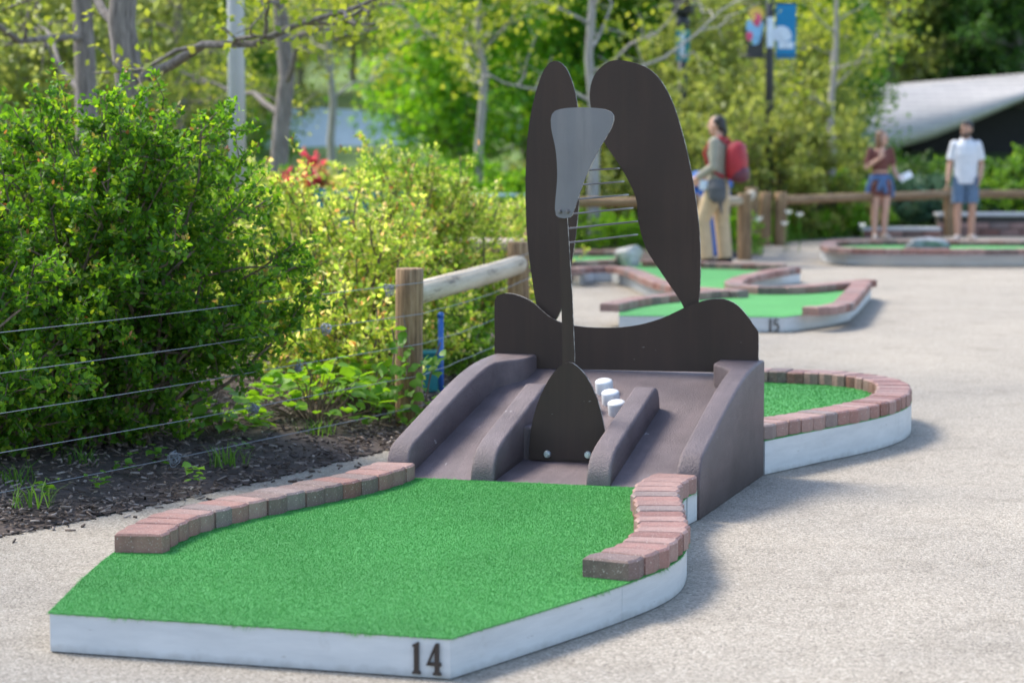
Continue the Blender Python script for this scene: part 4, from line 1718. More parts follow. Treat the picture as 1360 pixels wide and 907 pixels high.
tree('park_tree', 'thick grey barked tree rising behind the big dark green shrub', (X(175, 17), 17, 0.05), 'park', 1.0, 0.6)
tree('park_tree', 'dark forked tree with low spreading limbs beside the thick grey tree', (X(118, 21), 21, 0.05), 'park2', 1.0, 2.2)
tree('park_tree', 'slim grey tree to the right of the grey lamp pole', (X(376, 27), 27, 0), 'park', .95, 3.4)
tree('sapling_tree', 'slender young tree in front of the pale blue metal wall', (X(440, 38), 38, 0), 'sapling', 1.3, 1.0)
tree('sapling_tree', 'slim straight tree with pale bark behind the yellow green shrubs', (X(636, 33), 33, 0), 'sapling', 1.25, 2.0)
tree('bare_tree', 'grey spreading tree with few leaves behind the sculpture', (X(790, 31), 31, 0), 'bare', 1.0, 0.4)
tree('sapling_tree', 'pale thin tree beside the blue banner pole', (X(1105, 37), 37, 0), 'sapling', 1.15, 4.2)
tree('park_tree', 'spring leafed tree at the near end of the bed casting shade on hole 14', (-6.0, 9.0, 0.0), 'park', 1.1, 1.5)

GB = 'trees on the slope behind the garden'
k = 0
spots = [  # px, Y, kind, scale
    (610, 47, 'dense', .95), (700, 50, 'dense', 1.05), (800, 52, 'dense', 1.0), (870, 51, 'dense2', .95),
    (955, 50, 'dense', 1.0), (1040, 52, 'dense2', 1.0), (1085, 48, 'dense2', .65),
    (930, 46, 'olive', .62), (1075, 45, 'olive', .62), (985, 47.5, 'olive', .62),
    (40, 34, 'olive', .9), (-30, 30, 'olive', .9), (110, 44, 'olive', 1.0), (200, 46, 'olive', .95), (270, 50, 'dense2', .8), (330, 56, 'olive', .9), (240, 36, 'park2', .8),
    (400, 72, 'olive', 1.0), (470, 76, 'olive', 1.0), (330, 68, 'olive', 1.1), (540, 74, 'olive', 1.1), (640, 66, 'dense2', 1.1),
    (1180, 66, 'olive', 1.0), (1230, 72, 'olive', 1.0), (1140, 70, 'dense2', 1.1), (1290, 66, 'conifer', 1.0), (1350, 65, 'conifer', 1.05), (1400, 68, 'conifer', 1.1), (1240, 78, 'conifer', 1.0),
    (740, 72, 'olive', 1.0), (830, 74, 'dense2', 1.0), (920, 70, 'dense2', 1.1), (1000, 70, 'dense2', 1.15), (1080, 74, 'conifer', 1.1),
    (60, 62, 'dense2', 1.2), (150, 66, 'olive', 1.2), (-40, 60, 'dense2', 1.2), (240, 62, 'olive', 1.1),
    (500, 92, 'dense2', 1.3), (620, 96, 'olive', 1.4), (380, 95, 'dense2', 1.4), (260, 90, 'olive', 1.4), (130, 92, 'dense2', 1.4), (10, 90, 'olive', 1.4),
    (760, 100, 'olive', 1.4), (880, 95, 'dense2', 1.4), (1000, 98, 'dense2', 1.4), (1120, 95, 'olive', 1.4), (1230, 100, 'dense2', 1.4), (1340, 95, 'conifer', 1.4), (1430, 90, 'dense2', 1.4)]


def place_phrase(px, Y):
    for lim, ph in ((120, 'beyond the dark forked tree'), (215, 'beyond the thick grey barked tree'), (300, 'by the lamp pole'), (400, 'beyond the grey lamp pole'),
                    (560, 'above the pale blue metal wall'), (700, 'beyond the slim straight pale tree'), (850, 'beyond the sculpture'), (940, 'beyond the black street lantern'),
                    (1060, 'beyond the banner pole'), (1160, 'beyond the pale thin tree'), (3000, 'above the metal clad bridge')):
        if px < lim: break
    return ph + (' at the foot of the slope' if Y < 53 else ' half way up the slope' if Y < 82 else ' high on the slope')


LB = {'dense': 'bright green full tree', 'dense2': 'mid green full tree', 'olive': 'olive yellow loose tree',
      'park2': 'spring leafed forked tree', 'conifer': 'dark green conifer'}
for px, Y, kd, s in spots:
    x = X(px, Y)
    tree('conifer_tree' if kd == 'conifer' else 'leafy_tree', LB[kd] + ' ' + place_phrase(px, Y), (x, Y, hill_z(x, Y) - .05), kd, s, rg.random() * 6.28, GB, s * rg.uniform(.9, 1.15))

# ------------------------------------------------------------------ background shrubs (shared meshes)
SP = {}


def sproto(key, mat, rx, ry, h, nstem, ntwig, nleaf, ls, seed, **kw):
    T, (V, F), tv = shrub_mesh(rx, ry, h, nstem, ntwig, nleaf, ls, seed, 'diamond', **kw)
    a = T.build('stems', M['twig'], None)
    b = mk_np('foliage', V, F, M[mat], None, True)
    SP[key] = (a.data, b.data)
    bpy.data.objects.remove(a)
    bpy.data.objects.remove(b)


def bshrub(label, loc, key, s, rz, group, sz=None):
    root = empty('garden_shrub', loc, rz, label, 'shrub', group)
    for nm, me in zip(('stems', 'foliage'), SP[key]):
        q = bpy.data.objects.new(nm, me)
        COL.objects.link(q)
        q.parent = root
        if nm == 'foliage': tag(q, kind='stuff')
    root.scale = (s, s, sz or s)


sproto('bright', 'leaf_bright', .8, .8, 1.1, 50, 9, 6500, .075, 61, fill=.3)
sproto('mid', 'leaf_mid', .9, .9, 1.2, 50, 9, 6500, .08, 62, fill=.3)
sproto('olive', 'leaf_olive', .9, .9, 1.7, 55, 9, 6000, .085, 63, fill=.3)
sproto('blue', 'leaf_blue', .8, .7, .9, 50, 9, 6000, .075, 64, fill=.3)
sproto('deep', 'leaf_deep', 1.0, .9, 1.6, 55, 9, 7000, .085, 65, fill=.3)
sproto('lime', 'leaf_lime', .8, .8, 1.1, 50, 9, 5500, .07, 66, fill=.3)
bs = [  # px, Y, key, scale, label index
    (470, 30, 'bright', 1.0), (540, 31, 'bright', 1.15), (590, 33, 'bright', 1.1), (650, 31, 'bright', .95), (690, 34, 'bright', 1.0), (420, 33, 'mid', .8), (500, 36, 'mid', .85), (560, 27, 'lime', .9), (620, 26, 'lime', .85), (680, 25, 'lime', .8), (455, 24, 'lime', 1.0),
    (395, 24, 'lime', 1.05), (350, 26, 'bright', 1.0), (300, 22, 'lime', .95), (345, 19.5, 'mid', .85), (225, 24, 'mid', 1.1), (100, 25, 'olive', .9), (20, 24, 'olive', .95), (160, 30, 'mid', 1.2),
    (740, 31.5, 'olive', .85), (800, 33, 'olive', .95), (860, 33, 'olive', 1.05), (915, 34, 'olive', 1.15), (960, 35, 'olive', 1.15), (1010, 35.5, 'olive', 1.2), (1060, 36.5, 'olive', 1.2), (1095, 38.5, 'olive', 1.05), (880, 37.5, 'olive', 1.4), (980, 39, 'olive', 1.5), (1050, 40, 'olive', 1.5),
    (1165, 40, 'deep', .66), (1215, 40.5, 'deep', .7), (1260, 41, 'mid', .9), (1305, 41.5, 'deep', .7), (1345, 41, 'mid', .95), (1390, 41, 'deep', .8), (1120, 40.5, 'olive', .9),
    (1120, 36.8, 'mid', .75), (1180, 37.6, 'blue', 1.0), (1225, 38, 'blue', 1.0), (1270, 38.6, 'blue', .95), (1335, 38.5, 'mid', .8), (1375, 38.4, 'deep', .7), (1085, 35.4, 'bright', .4), (1035, 34.8, 'bright', .4), (1130, 36, 'bright', .4),
    (760, 30.2, 'mid', .5), (820, 30.4, 'bright', .45), (880, 30.6, 'bright', .5), (975, 31.5, 'bright', .5), (1010, 33.6, 'bright', .42)]
SL = {'bright': 'bright green rounded shrub', 'mid': 'mid green rounded shrub', 'olive': 'tall olive yellow shrub', 'blue': 'blue green low shrub', 'deep': 'dark green shrub',
      'lime': 'yellow green wispy shrub'}


def shrub_place(px, Y):
    for lim, ph in ((60, 'under the dark forked tree'), (200, 'under the thick grey tree'), (330, 'beside the grey lamp pole'), (430, 'by the coral red shrub'), (520, 'in front of the pale blue metal wall'),
                    (600, 'left of the slim straight pale tree'), (700, 'right of the slim straight pale tree'), (850, 'beyond the sculpture'), (935, 'behind the blue bin'), (1000, 'beyond the person with backpack'),
                    (1075, 'below the banner pole'), (1140, 'beside the pale thin tree'), (1200, 'behind the person in brown'), (1250, 'between the two people on the round hole'), (3000, 'under the metal clad bridge')):
        if px < lim: break
    return ph + (' close to the fence' if Y < 36.9 else ' further back')


for px, Y, key, s in bs:
    x = X(px, Y)
    bshrub(SL[key] + ' ' + shrub_place(px, Y), (x, Y, max(0, hill_z(x, Y))), key, s, rg.random() * 6.28, key + ' shrubs of the garden', s * rg.uniform(.9, 1.1))


# ground grass beyond the back fence
def lawn():
    rng = np.random.default_rng(12)
    n = 26000
    x = rng.uniform(0.2, 12, n)
    y = rng.uniform(29.6, 42, n)
    ok = np.ones(n, bool)
    E = np.array([(p.x, p.y) for p in be])
    ed = np.interp(x, E[E[:, 1] > 26][:, 0], E[E[:, 1] > 26][:, 1])
    ok = y > ed + .05
    x, y = x[ok], y[ok]
    n = len(x)
    C = np.stack([x, y, np.zeros(n)], -1)
    a = rng.random(n) * 6.28
    h = rng.uniform(.08, .22, n)
    w = np.stack([np.cos(a), np.sin(a), np.zeros(n)], -1) * .012
    tip = C + np.stack([rng.normal(0, .05, n), rng.normal(0, .05, n), h], -1)
    V = np.stack([C - w, C + w, tip], 1).reshape(-1, 3)
    o = mk_np('lawn_grass', V, np.arange(3 * n).reshape(-1, 3), M['grass'])
    tag(o, 'short green grass growing beyond the log fence', 'grass', kind='stuff')


lawn()


# white flowers
def flower(px, py, Y):
    x, z = DX(px, py, Y)
    root = empty('white_flower', (x, Y, 0), 0, 'small white flower on a stem beyond the log fence', 'flower', 'white flowers by the fence')
    tube('stalk', [(0, 0, 0), (.01, 0, z * .5), (0, 0, z)], .006, M['grass'], root, 5)
    V, F = [], []
    for k in range(6):
        a = k * math.pi / 3
        c, s = math.cos(a), math.sin(a)
        b0 = len(V)
        V += [(0, 0, z), (.03 * c - .02 * s, .03 * s + .02 * c, z + .02), (.05 * c, .05 * s, z + .06), (.03 * c + .02 * s, .03 * s - .02 * c, z + .02)]
        F.append((b0, b0 + 1, b0 + 2, b0 + 3))
    mk('petals', V, F, M['flower'], root)


for i, (px, py) in enumerate(((985, 297), (1006, 296), (1009, 293), (1047, 285), (1062, 288), (1145, 302), (1042, 300), (824, 298), (835, 300), (800, 300))):
    flower(px, py, 31.2 + .1 * (i % 3))


# ================================================================== STREET FURNITURE AND STRUCTURES
# grey lamp pole on the left
Yp = 24
root = empty('lamp_pole', (X(316, Yp), Yp, 0), 0, 'pale grey concrete lamp pole standing behind the shrubs', 'lamp pole')
tube('shaft', [(0, 0, 0), (0, 0, 3), (0, 0, 7.5)], [.090, .083, .065], M['pole_grey'], root, 16)
tube('base_collar', [(0, 0, 0), (0, 0, .25), (0, 0, .3)], [.15, .15, .1], M['pole_grey'], root, 16)
tube('arm', [(0, 0, 7.3), (.5, -.2, 7.6), (1.2, -.4, 7.65)], [.04, .035, .03], M['pole_grey'], root, 8)
box('lamp_head', (1.35, -.45, 7.62), (.5, .22, .1), M['pole_grey'], root, .03)


def banner(name, x0, x1, z0, z1, mat, parent, y=0.0):
    return box(name, ((x0 + x1) / 2, y, (z0 + z1) / 2), (x1 - x0, .012, z1 - z0), mat, parent)


# banner pole
Yb = 35.5
root = empty('banner_pole', (X(1020, Yb), Yb, hill_z(X(1020, Yb), Yb)), 0, 'dark pole carrying a blue banner and a black banner with colourful print', 'banner pole')
zb = hill_z(X(1020, Yb), Yb)
tube('pole', [(0, 0, -.1), (0, 0, 5.0)], [.065, .055], M['black'], root, 12)
zt, zl = DX(1020, 5, Yb)[1] - zb, DX(1020, 78, Yb)[1] - zb
w = 26 / FP * Yb
bb = banner('banner', .09, .09 + w, zl, zt, M['banner_blue'], root)
bb['label'] = 'blue banner with pale round emblem'
# emblem: rounded dome over a bar
em = [(.11 + w * .5 - .09 + .5 * 0 + .155 * math.cos(a), zl + (zt - zl) * .38 + .17 * math.sin(a) * (1 if math.sin(a) > 0 else .35)) for a in np.linspace(0, 2 * math.pi, 24)[:-1]]
prism('emblem', [(p[0] + .07 - .09 + .09 - .07, p[1]) for p in em], -.014, -.007, M['banner_white'], bb, axis='y')
box('emblem_bar', (.09 + w * .5, -.0105, zl + (zt - zl) * .24), (.22, .007, .10), M['banner_white'], bb)
bk = banner('banner', -.09 - w * .86, -.09, zl - .0, zt - .1, M['black'], root)
bk['label'] = 'black banner with colourful print'
for nm, mt, cx, cz, rx_, rz_, dy in (('print_patch', 'print_sky', -.22, .52, .12, .22, 0), ('print_patch', 'print_yellow', -.2, .78, .11, .13, .002), ('print_patch', 'print_pink', -.19, .70, .06, .10, .004), ('print_patch', 'print_pink', -.3, .40, .05, .07, .002)):
    q = [(cx + rx_ * math.cos(a) * (1 + .15 * math.sin(3 * a)), zl + (zt - zl) * cz + rz_ * math.sin(a)) for a in np.linspace(0, 6.283, 20)[:-1]]
    prism(nm, q, -.012 - dy, -.0065, M[mt], bk, axis='y')
box('white_sign', (0, -.075, zl + (zt - zl) * .47), (.10, .01, (zt - zl) * .55), M['banner_white'], root)
for z in (zt - .02, zl + .02):
    tube('bracket', [(-.45, 0, z + .02), (.45, 0, z + .02)], .012, M['black'], root, 6)

# lantern with teal banner
Yl = 39
root = empty('street_lamp', (X(905, Yl), Yl, hill_z(X(905, Yl), Yl)), 0, 'black street lantern with a narrow teal banner above the sculpture', 'street lamp')
zb = hill_z(X(905, Yl), Yl)
zz = lambda py: DX(905, py, Yl)[1] - zb
tube('pole', [(0, 0, -.1), (0, 0, zz(20))], [.075, .06], M['black'], root, 12)
tube('collar', [(0, 0, zz(42)), (0, 0, zz(36)), (0, 0, zz(26)), (0, 0, zz(20))], [.07, .11, .11, .07], M['black'], root, 12)
tube('lantern', [(0, 0, zz(22)), (0, 0, zz(18)), (0, 0, zz(2)), (0, 0, zz(-6)), (0, 0, zz(-14))], [.08, .18, .21, .25, .06], M['black'], root, 8, False)
banner('banner', -.11, .11, zz(82), zz(40), M['teal'], root, -.08)
box('banner_print', (-.01, -.0905, zz(60)), (.07, .007, .4), M['banner_white'], root)

# pale blue railing, teal bench
root = empty('metal_railing', (X(690, 30.5), 30.5, 0), 0, 'pale blue metal railing seen between the shrubs and the sculpture', 'railing')
for z in (.75, .60, .47):
    tube('rail', [(-.75, 0, z), (.55, 0, z)], .022, M['rail_blue'], root, 8)
for x in (-.75, .55):
    tube('post', [(x, 0, 0), (x, 0, .78)], .025, M['rail_blue'], root, 8)
Yq = 20.5
root = empty('park_bench', (X(480, Yq), Yq, 0), rad(4), 'dark teal metal bench hidden among the yellow green shrubs', 'bench')
box('seat', (0, 0, .62), (.8, .36, .04), M['teal'], root, .01)
for z in (.78, .90, 1.02):
    box('back_slat', (0, .2, z), (.8, .025, .09), M['teal'], root, .008)
for x in (-.36, .36):
    box('leg', (x, .0, .31), (.04, .34, .6), M['teal'], root, .008)
    box('back_support', (x, .225, .83), (.04, .02, .46), M['teal'], root, .004)

# blue post and teal box behind the fence
xg, yg = X(585, 13.7), 13.7
root = empty('blue_post', (xg, yg, 0.06), 0, 'bright blue slim post behind the log rail', 'post')
tube('shaft', [(0, 0, -.06), (0, 0, .44)], .017, M['blue'], root, 10)
tube('cap', [(0, 0, .441), (0, 0, .46), (0, 0, .47)], [.020, .020, .008], M['blue'], root, 10)
root = empty('teal_box', (X(568, 13.9), 13.9, .06), .2, 'small teal utility box under the log rail', 'box')
box('body', (0, 0, .1), (.13, .12, .22), M['teal'], root, .012)
box('lid', (0, 0, .222), (.145, .135, .02), M['teal'], root, .006)

# blue bin
Yn = 30.0
root = empty('blue_bin', (X(941, Yn), Yn, 0), 0, 'blue plastic recycling bin behind the person with red backpack', 'bin')
bw = .25
prism('body', [(-bw * .88, 0.02), (bw * .88, 0.02), (bw, .85), (-bw, .85)], -.25, .25, M['blue'], root, .03, 'y', seg=2)
prism('lid', [(-bw - .02, .86), (bw + .02, .86), (bw + .02, .93), (bw * .7, 1.06), (-bw * .7, 1.06), (-bw - .02, .93)], -.28, .28, M['blue'], root, .02, 'y', seg=2)
box('opening', (0, -.283, .93), (.24, .01, .07), M['black'], root)


# metal clad bridge on the right and metal wall on the left
def uv_from(o, fu, fv):
    me = o.data
    uv = me.uv_layers.new(name='UVMap')
    for lp in me.loops:
        c = me.vertices[lp.vertex_index].co
        uv.data[lp.index].uv = (fu(c), fv(c))


def bridge():
    root = empty('metal_clad_bridge', (8.5, 58, 0), 0, 'pale stainless shingle clad footbridge with dark underside above the shrubs', 'bridge')
    Y0 = 58.0
    ox = 8.5
    cols = np.linspace(1120, 1560, 40)
    V, F = [], []
    rows = 10
    for px in cols:
        top = DX(px, 115 - (px - 1145) * .082, Y0)
        # lower lip: low at the left end, rising to the right
        yl = np.interp(px, [1120, 1165, 1240, 1300, 1360, 1560], [212, 206, 184, 160, 134, 70])
        bot = DX(px, yl, Y0)
        for r_ in range(rows + 1):
            t = r_ / rows
            z = top[1] * (1 - t) + bot[1] * t
            bulge = 1.3 * (1 - t) ** 1.5 - .25 * math.sin(math.pi * t)
            V.append((top[0] - ox + (0.0 if px > 1121 else 0) + .35 * t * (1 if px < 1180 else 0) * (1180 - px) / 60, bulge, z))
    n = rows + 1
    for i in range(len(cols) - 1):
        for k in range(rows):
            a = i * n + k
            F.append((a, a + 1, a + n + 1, a + n))
    o = mk('cladding', V, F, M['shingle'], root, True)
    md = o.modifiers.new('solid', 'SOLIDIFY')
    md.thickness = 0.06
    md.offset = -1
    uv_from(o, lambda c: c.x, lambda c: c.z)
    # deck/parapet top and underside
    lip = [V[i * n + rows] for i in range(len(cols))]
    tp = [V[i * n] for i in range(len(cols))]
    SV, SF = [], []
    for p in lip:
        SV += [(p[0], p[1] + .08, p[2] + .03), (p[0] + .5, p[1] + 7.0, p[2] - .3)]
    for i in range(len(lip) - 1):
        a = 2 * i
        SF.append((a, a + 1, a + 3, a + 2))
    mk('soffit', SV, SF, M['shade_black'], root)
    SV, SF = [], []
    for p in tp:
        SV += [(p[0], p[1] + .07, p[2] - .02), (p[0], p[1] + 4.0, p[2] - .1)]
    for i in range(len(tp) - 1):
        a = 2 * i
        SF.append((a, a + 2, a + 3, a + 1))
    mk('deck', SV, SF, M['concrete'], root)
    # added near-black wall standing in for the deep shade under the deck
    box('shade_wall', (7.6, 2.1, 1.0), (12.5, .4, 2.2), M['shade_black'], root)


bridge()


def metal_wall():
    root = empty('metal_clad_wall', (-5, 62, 0), 0, 'pale blue grey metal clad wall behind the slender young tree', 'wall')
    x0, x1 = X(250, 62) + 5, X(740, 62) + 5
    V, F = [], []
    m, rows = 30, 8
    for i in range(m + 1):
        x = x0 + (x1 - x0) * i / m
        top = 2.05 + .12 * math.sin(i * .2)
        for k in range(rows + 1):
            t = k / rows
            V.append((x, -.9 * t ** 1.4 + .15 * math.sin(i * .3), top * (1 - t) + .1 * t))
    n = rows + 1
    for i in range(m):
        for k in range(rows):
            a = i * n + k
            F.append((a, a + 1, a + n + 1, a + n))
    o = mk('cladding', V, F, M['shingle'], root, True)
    uv_from(o, lambda c: c.x, lambda c: c.z)
    o.data.materials.clear()
    o.data.materials.append(M['wall_pale'])
    box('core', ((x0 + x1) / 2, .55, .9), (x1 - x0, .5, 2.1), M['concrete'], root)


metal_wall()


# pale terrace walls up the slope
def terrace(label, px0, px1, py, Y, h):
    x0, x1 = X(px0, Y), X(px1, Y)
    z = DX(0, py, Y)[1]
    zg = hill_z((x0 + x1) / 2, Y)
    root = empty('terrace_wall', ((x0 + x1) / 2, Y, 0), 0, label, 'wall')
    box('wall_body', (0, 0, (z - h + zg - .5) / 2 + h / 2), (x1 - x0, .5, z - (zg - .5)), M['concrete'], root, .02)
    box('coping', (0, -.02, z + .06), (x1 - x0 + .1, .62, .1), M['concrete'], root, .015)


terrace('long pale terrace wall high on the slope above the sculpture', 690, 900, 12, 84, .6)
terrace('pale terrace wall among the trees above the metal clad bridge', 1130, 1260, 42, 82, .6)


# ================================================================== PEOPLE
def ball(c, r, n=12, m=8):
    """ellipsoid; r scalar or (rx,ry,rz)"""
    rx, ry, rz = (r, r, r) if not hasattr(r, '__len__') else r
    V = [(c[0], c[1], c[2] - rz)]
    for i in range(1, m):
        a = -math.pi / 2 + math.pi * i / m
        for k in range(n):
            b = 2 * math.pi * k / n
            V.append((c[0] + rx * math.cos(a) * math.cos(b), c[1] + ry * math.cos(a) * math.sin(b), c[2] + rz * math.sin(a)))
    V.append((c[0], c[1], c[2] + rz))
    F = [(0, 1 + (k + 1) % n, 1 + k) for k in range(n)]
    for i in range(m - 2):
        for k in range(n):
            a = 1 + i * n
            F.append((a + k, a + (k + 1) % n, a + n + (k + 1) % n, a + n + k))
    e = len(V) - 1
    a = 1 + (m - 2) * n
    F += [(a + k, a + (k + 1) % n, e) for k in range(n)]
    return V, F


def limb(pts, radii, round0=True, round1=True, n=12):
    parts = [tube_data(pts, radii, n)]
    for i, p in enumerate(pts):
        if (i == 0 and not round0) or (i == len(pts) - 1 and not round1): continue
        parts.append(ball(p, radii[i]))
    return parts


def eloft(secs, n=18):
    """secs (z, cx, cy, rx, ry)"""
    V, F = [], []
    for z, cx, cy, rx, ry in secs:
        for k in range(n):
            a = 2 * math.pi * k / n
            V.append((cx + rx * math.cos(a), cy + ry * math.sin(a), z))
    for i in range(len(secs) - 1):
        for k in range(n):
            F.append((i * n + k, i * n + (k + 1) % n, (i + 1) * n + (k + 1) % n, (i + 1) * n + k))
    F.append(tuple(range(n - 1, -1, -1)))
    F.append(tuple(range((len(secs) - 1) * n, len(secs) * n)))
    return V, F


def fuse(name, parts, mat, parent, voxel=0.011, smooth=3):
    V, F = [], []
    for v, f in parts:
        o = len(V)
        V += [tuple(p) for p in v]
        F += [tuple(i + o for i in q) for q in f]
    ob = mk(name, V, F, mat, None)
    bm = bmesh.new()
    bm.from_mesh(ob.data)
    bmesh.ops.recalc_face_normals(bm, faces=bm.faces)
    bm.to_mesh(ob.data)
    bm.free()
    r = ob.modifiers.new('r', 'REMESH')
    r.mode = 'VOXEL'
    r.voxel_size = voxel
    s = ob.modifiers.new('s', 'SMOOTH')
    s.factor = .5
    s.iterations = smooth
    dg = bpy.context.evaluated_depsgraph_get()
    me = bpy.data.meshes.new_from_object(ob.evaluated_get(dg))
    bpy.data.objects.remove(ob)
    me.name = name
    me.materials.clear()
    me.materials.append(mat)
    return link(name, me, mat, parent, True)


def hand(w, d, side, curl=.35, palm=None):
    """w wrist, d direction of the hand, side: thumb direction; returns parts"""
    w, d = Vector(w), Vector(d).normalized()
    s = Vector(side)
    s = (s - d * s.dot(d)).normalized()
    nrm = d.cross(s)
    parts = []
    k = w + d * .085
    for q in (-.028, -.01, .01, .028):
        parts += limb([w + d * .01 + s * q * .6, k + s * q], [.014, .0135], n=8)
    for i, q in enumerate((.032, .011, -.011, -.031)):
        L = (.068, .076, .071, .056)[i]
        p0 = k + s * q
        p1 = p0 + (d + nrm * curl * .3).normalized() * L * .45
        p2 = p1 + (d + nrm * curl).normalized() * L * .32
        p3 = p2 + (d + nrm * curl * 1.7).normalized() * L * .26
        parts += limb([p0, p1, p2, p3], [.0105, .0095, .009, .0078], n=8)
    t0 = w + d * .025 + s * .025
    t1 = t0 + (d * .6 + s * .8).normalized() * .035
    t2 = t1 + (d + s * .25 + nrm * .2).normalized() * .038
    parts += limb([t0, t1, t2], [.014, .0115, .0095], n=8)
    return parts


def foot(ank, yaw, L=.255, h=.07, w=.048):
    """shoe/foot parts pointing along yaw (0 = -Y)"""
    d = Vector((math.sin(yaw), -math.cos(yaw), 0))
    a = Vector((ank[0], ank[1], ank[2] - .08))
    heel = a - d * .055
    parts = limb([heel + Vector((0, 0, .04)), a + d * .06 + Vector((0, 0, .042)), a + d * (L - .12) + Vector((0, 0, .03)), a + d * (L - .075) + Vector((0, 0, .024))],
                 [.040, .043, .040, .026], n=10)
    return parts


def head_parts(c, yaw, tilt=0.0):
    """head centre c; yaw turns the face (0 = -Y)"""
    R = Matrix.Rotation(yaw, 3, 'Z')
    c = Vector(c)
    t = lambda p: c + R @ Vector(p)
    P = []

    def eb(p, r):
        V, F = ball((0, 0, 0), r)
        P.append(([t(Vector(q) + Vector(p)) for q in V], F))
    eb((0, .012, .025), (.074, .092, .092))
    eb((0, -.012, -.03), (.062, .074, .088))
    eb((0, -.045, -.088), (.034, .036, .030))
    eb((0, -.098, -.012), (.013, .02, .024))
    eb((0, -.088, .018), (.012, .02, .03))
    eb((-.078, .008, -.01), (.012, .02, .032))
    eb((.078, .008, -.01), (.012, .02, .032))
    return P, t


def face_bits(t, root_body, beard=None, scale=1.0):
    for sx in (-.03, .03):
        V, F = ball((0, 0, 0), (.012, .007, .0075))
        mk('eye', [t(Vector(q) + Vector((sx, -.0835, .012))) for q in V], F, M['eye'], root_body, True)
        V, F = ball((0, 0, 0), (.018, .008, .004))
        mk('eyebrow', [t(Vector(q) + Vector((sx, -.083, .034))) for q in V], F, M['hair'], root_body, True)
    V, F = ball((0, 0, 0), (.022, .008, .006))
    mk('mouth', [t(Vector(q) + Vector((0, -.083, -.062))) for q in V], F, M['lip'], root_body, True)


def person(loc, rz, label, z=0.0, scale=1.0):
    r = empty('person', (loc[0], loc[1], z), rz, label, 'person')
    r.scale = (scale,) * 3
    return r


# ---- man in white shirt, standing, looking to the side
def man_white():
    root = person((X(1281, 34.2), 34.2), rad(-6), 'person in white short sleeved shirt and blue shorts standing with arms down', 0.012, .97)
    hp, t = head_parts((0.0, -.02, 1.615), rad(-38))
    aL, aR = (.10, .015, .09), (-.10, -.03, .09)
    kL, kR = (.105, -.01, .49), (-.105, -.02, .49)
    hL, hR = (.09, 0, .90), (-.09, 0, .90)
    sL, sR = (.165, .01, 1.395), (-.165, .01, 1.395)
    eL, eR = (.225, .04, 1.13), (-.22, .03, 1.13)
    wL, wR = (.205, -.09, .93), (-.255, -.06, .90)
    P = list(hp)
    P += limb([(0, .02, 1.40), (0, .005, 1.50), (0, -.005, 1.56)], [.06, .056, .054])
    P.append(eloft([(.86, 0, 0, .15, .10), (.95, 0, 0, .165, .11), (1.08, 0, 0, .145, .10), (1.25, 0, 0, .165, .11), (1.38, 0, .01, .17, .10), (1.44, 0, .01, .11, .075), (1.47, 0, .01, .06, .05)]))
    for h_, k_, a_ in ((hL, kL, aL), (hR, kR, aR)):
        calf = Vector(k_).lerp(Vector(a_), .32) + Vector((0, .02, 0))
        P += limb([h_, Vector(h_).lerp(Vector(k_), .5), k_, calf, a_], [.088, .075, .055, .056, .037])
        P += limb([a_, (a_[0], a_[1], a_[2] - .04)], [.037, .04])
    for s_, e_, w_ in ((sL, eL, wL), (sR, eR, wR)):
        P += limb([s_, Vector(s_).lerp(Vector(e_), .5), e_, Vector(e_).lerp(Vector(w_), .35), w_], [.058, .05, .041, .042, .028])
    P += hand(wL, Vector(wL) - Vector(eL) + Vector((-.03, 0, -.1)), (0, -1, 0))
    P += hand(wR, Vector(wR) - Vector(eR) + Vector((0, 0, -.1)), (0, -1, 0))
    body = fuse('body', P, M['skin2'], root, .0075, 2)
    face_bits(t, root)
    # hair and beard
    hv = []
    for p, r in (((0, .03, .055), (.082, .088, .078)), ((0, .055, .0), (.076, .06, .07)), ((0, -.03, .09), (.06, .055, .035))):
        V, F = ball((0, 0, 0), r)
        hv.append(([t(Vector(q) + Vector(p)) for q in V], F))
    fuse('hair', hv, M['hair'], root, .008, 1)
    bv = []
    for p, r in (((0, -.055, -.095), (.042, .042, .032)), ((-.045, -.025, -.07), (.022, .05, .035)), ((.045, -.025, -.07), (.022, .05, .035)), ((0, -.087, -.048), (.03, .01, .006))):
        V, F = ball((0, 0, 0), r)
        bv.append(([t(Vector(q) + Vector(p)) for q in V], F))
    fuse('beard', bv, M['hair'], root, .008, 1)
    # shirt
    Q = [eloft([(.83, 0, 0, .178, .128), (.95, 0, 0, .18, .128), (1.1, 0, 0, .172, .122), (1.26, 0, 0, .185, .126), (1.38, 0, .01, .188, .112), (1.445, 0, .012, .12, .085), (1.475, 0, .012, .075, .066)])]
    for s_, e_ in ((sL, eL), (sR, eR)):
        Q += limb([s_, Vector(s_).lerp(Vector(e_), .45), Vector(s_).lerp(Vector(e_), .82)], [.066, .068, .071], True, False)
    sh = fuse('shirt', Q, M['shirt_white'], root, .009, 2)
    tube('collar', [(-.055, -.05, 1.44), (-.072, .01, 1.485), (-.03, .065, 1.50), (.03, .065, 1.50), (.072, .01, 1.485), (.055, -.05, 1.44), (.02, -.085, 1.38)], .014, M['shirt_white'], root, 8)
    # shorts
    Q = [eloft([(.80, 0, 0, .17, .12), (.90, 0, 0, .176, .122), (.98, 0, 0, .168, .118)])]
    for h_, k_ in ((hL, kL), (hR, kR)):
        Q += limb([h_, Vector(h_).lerp(Vector(k_), .5), Vector(h_).lerp(Vector(k_), .86)], [.10, .10, .097], True, False)
    fuse('shorts', Q, M['shorts_blue'], root, .009, 2)
    for a_, yw in ((aL, .25), (aR, -.35)):
        fuse('shoe', foot(a_, yw), M['shoe_pale'], root, .009, 1)


man_white()


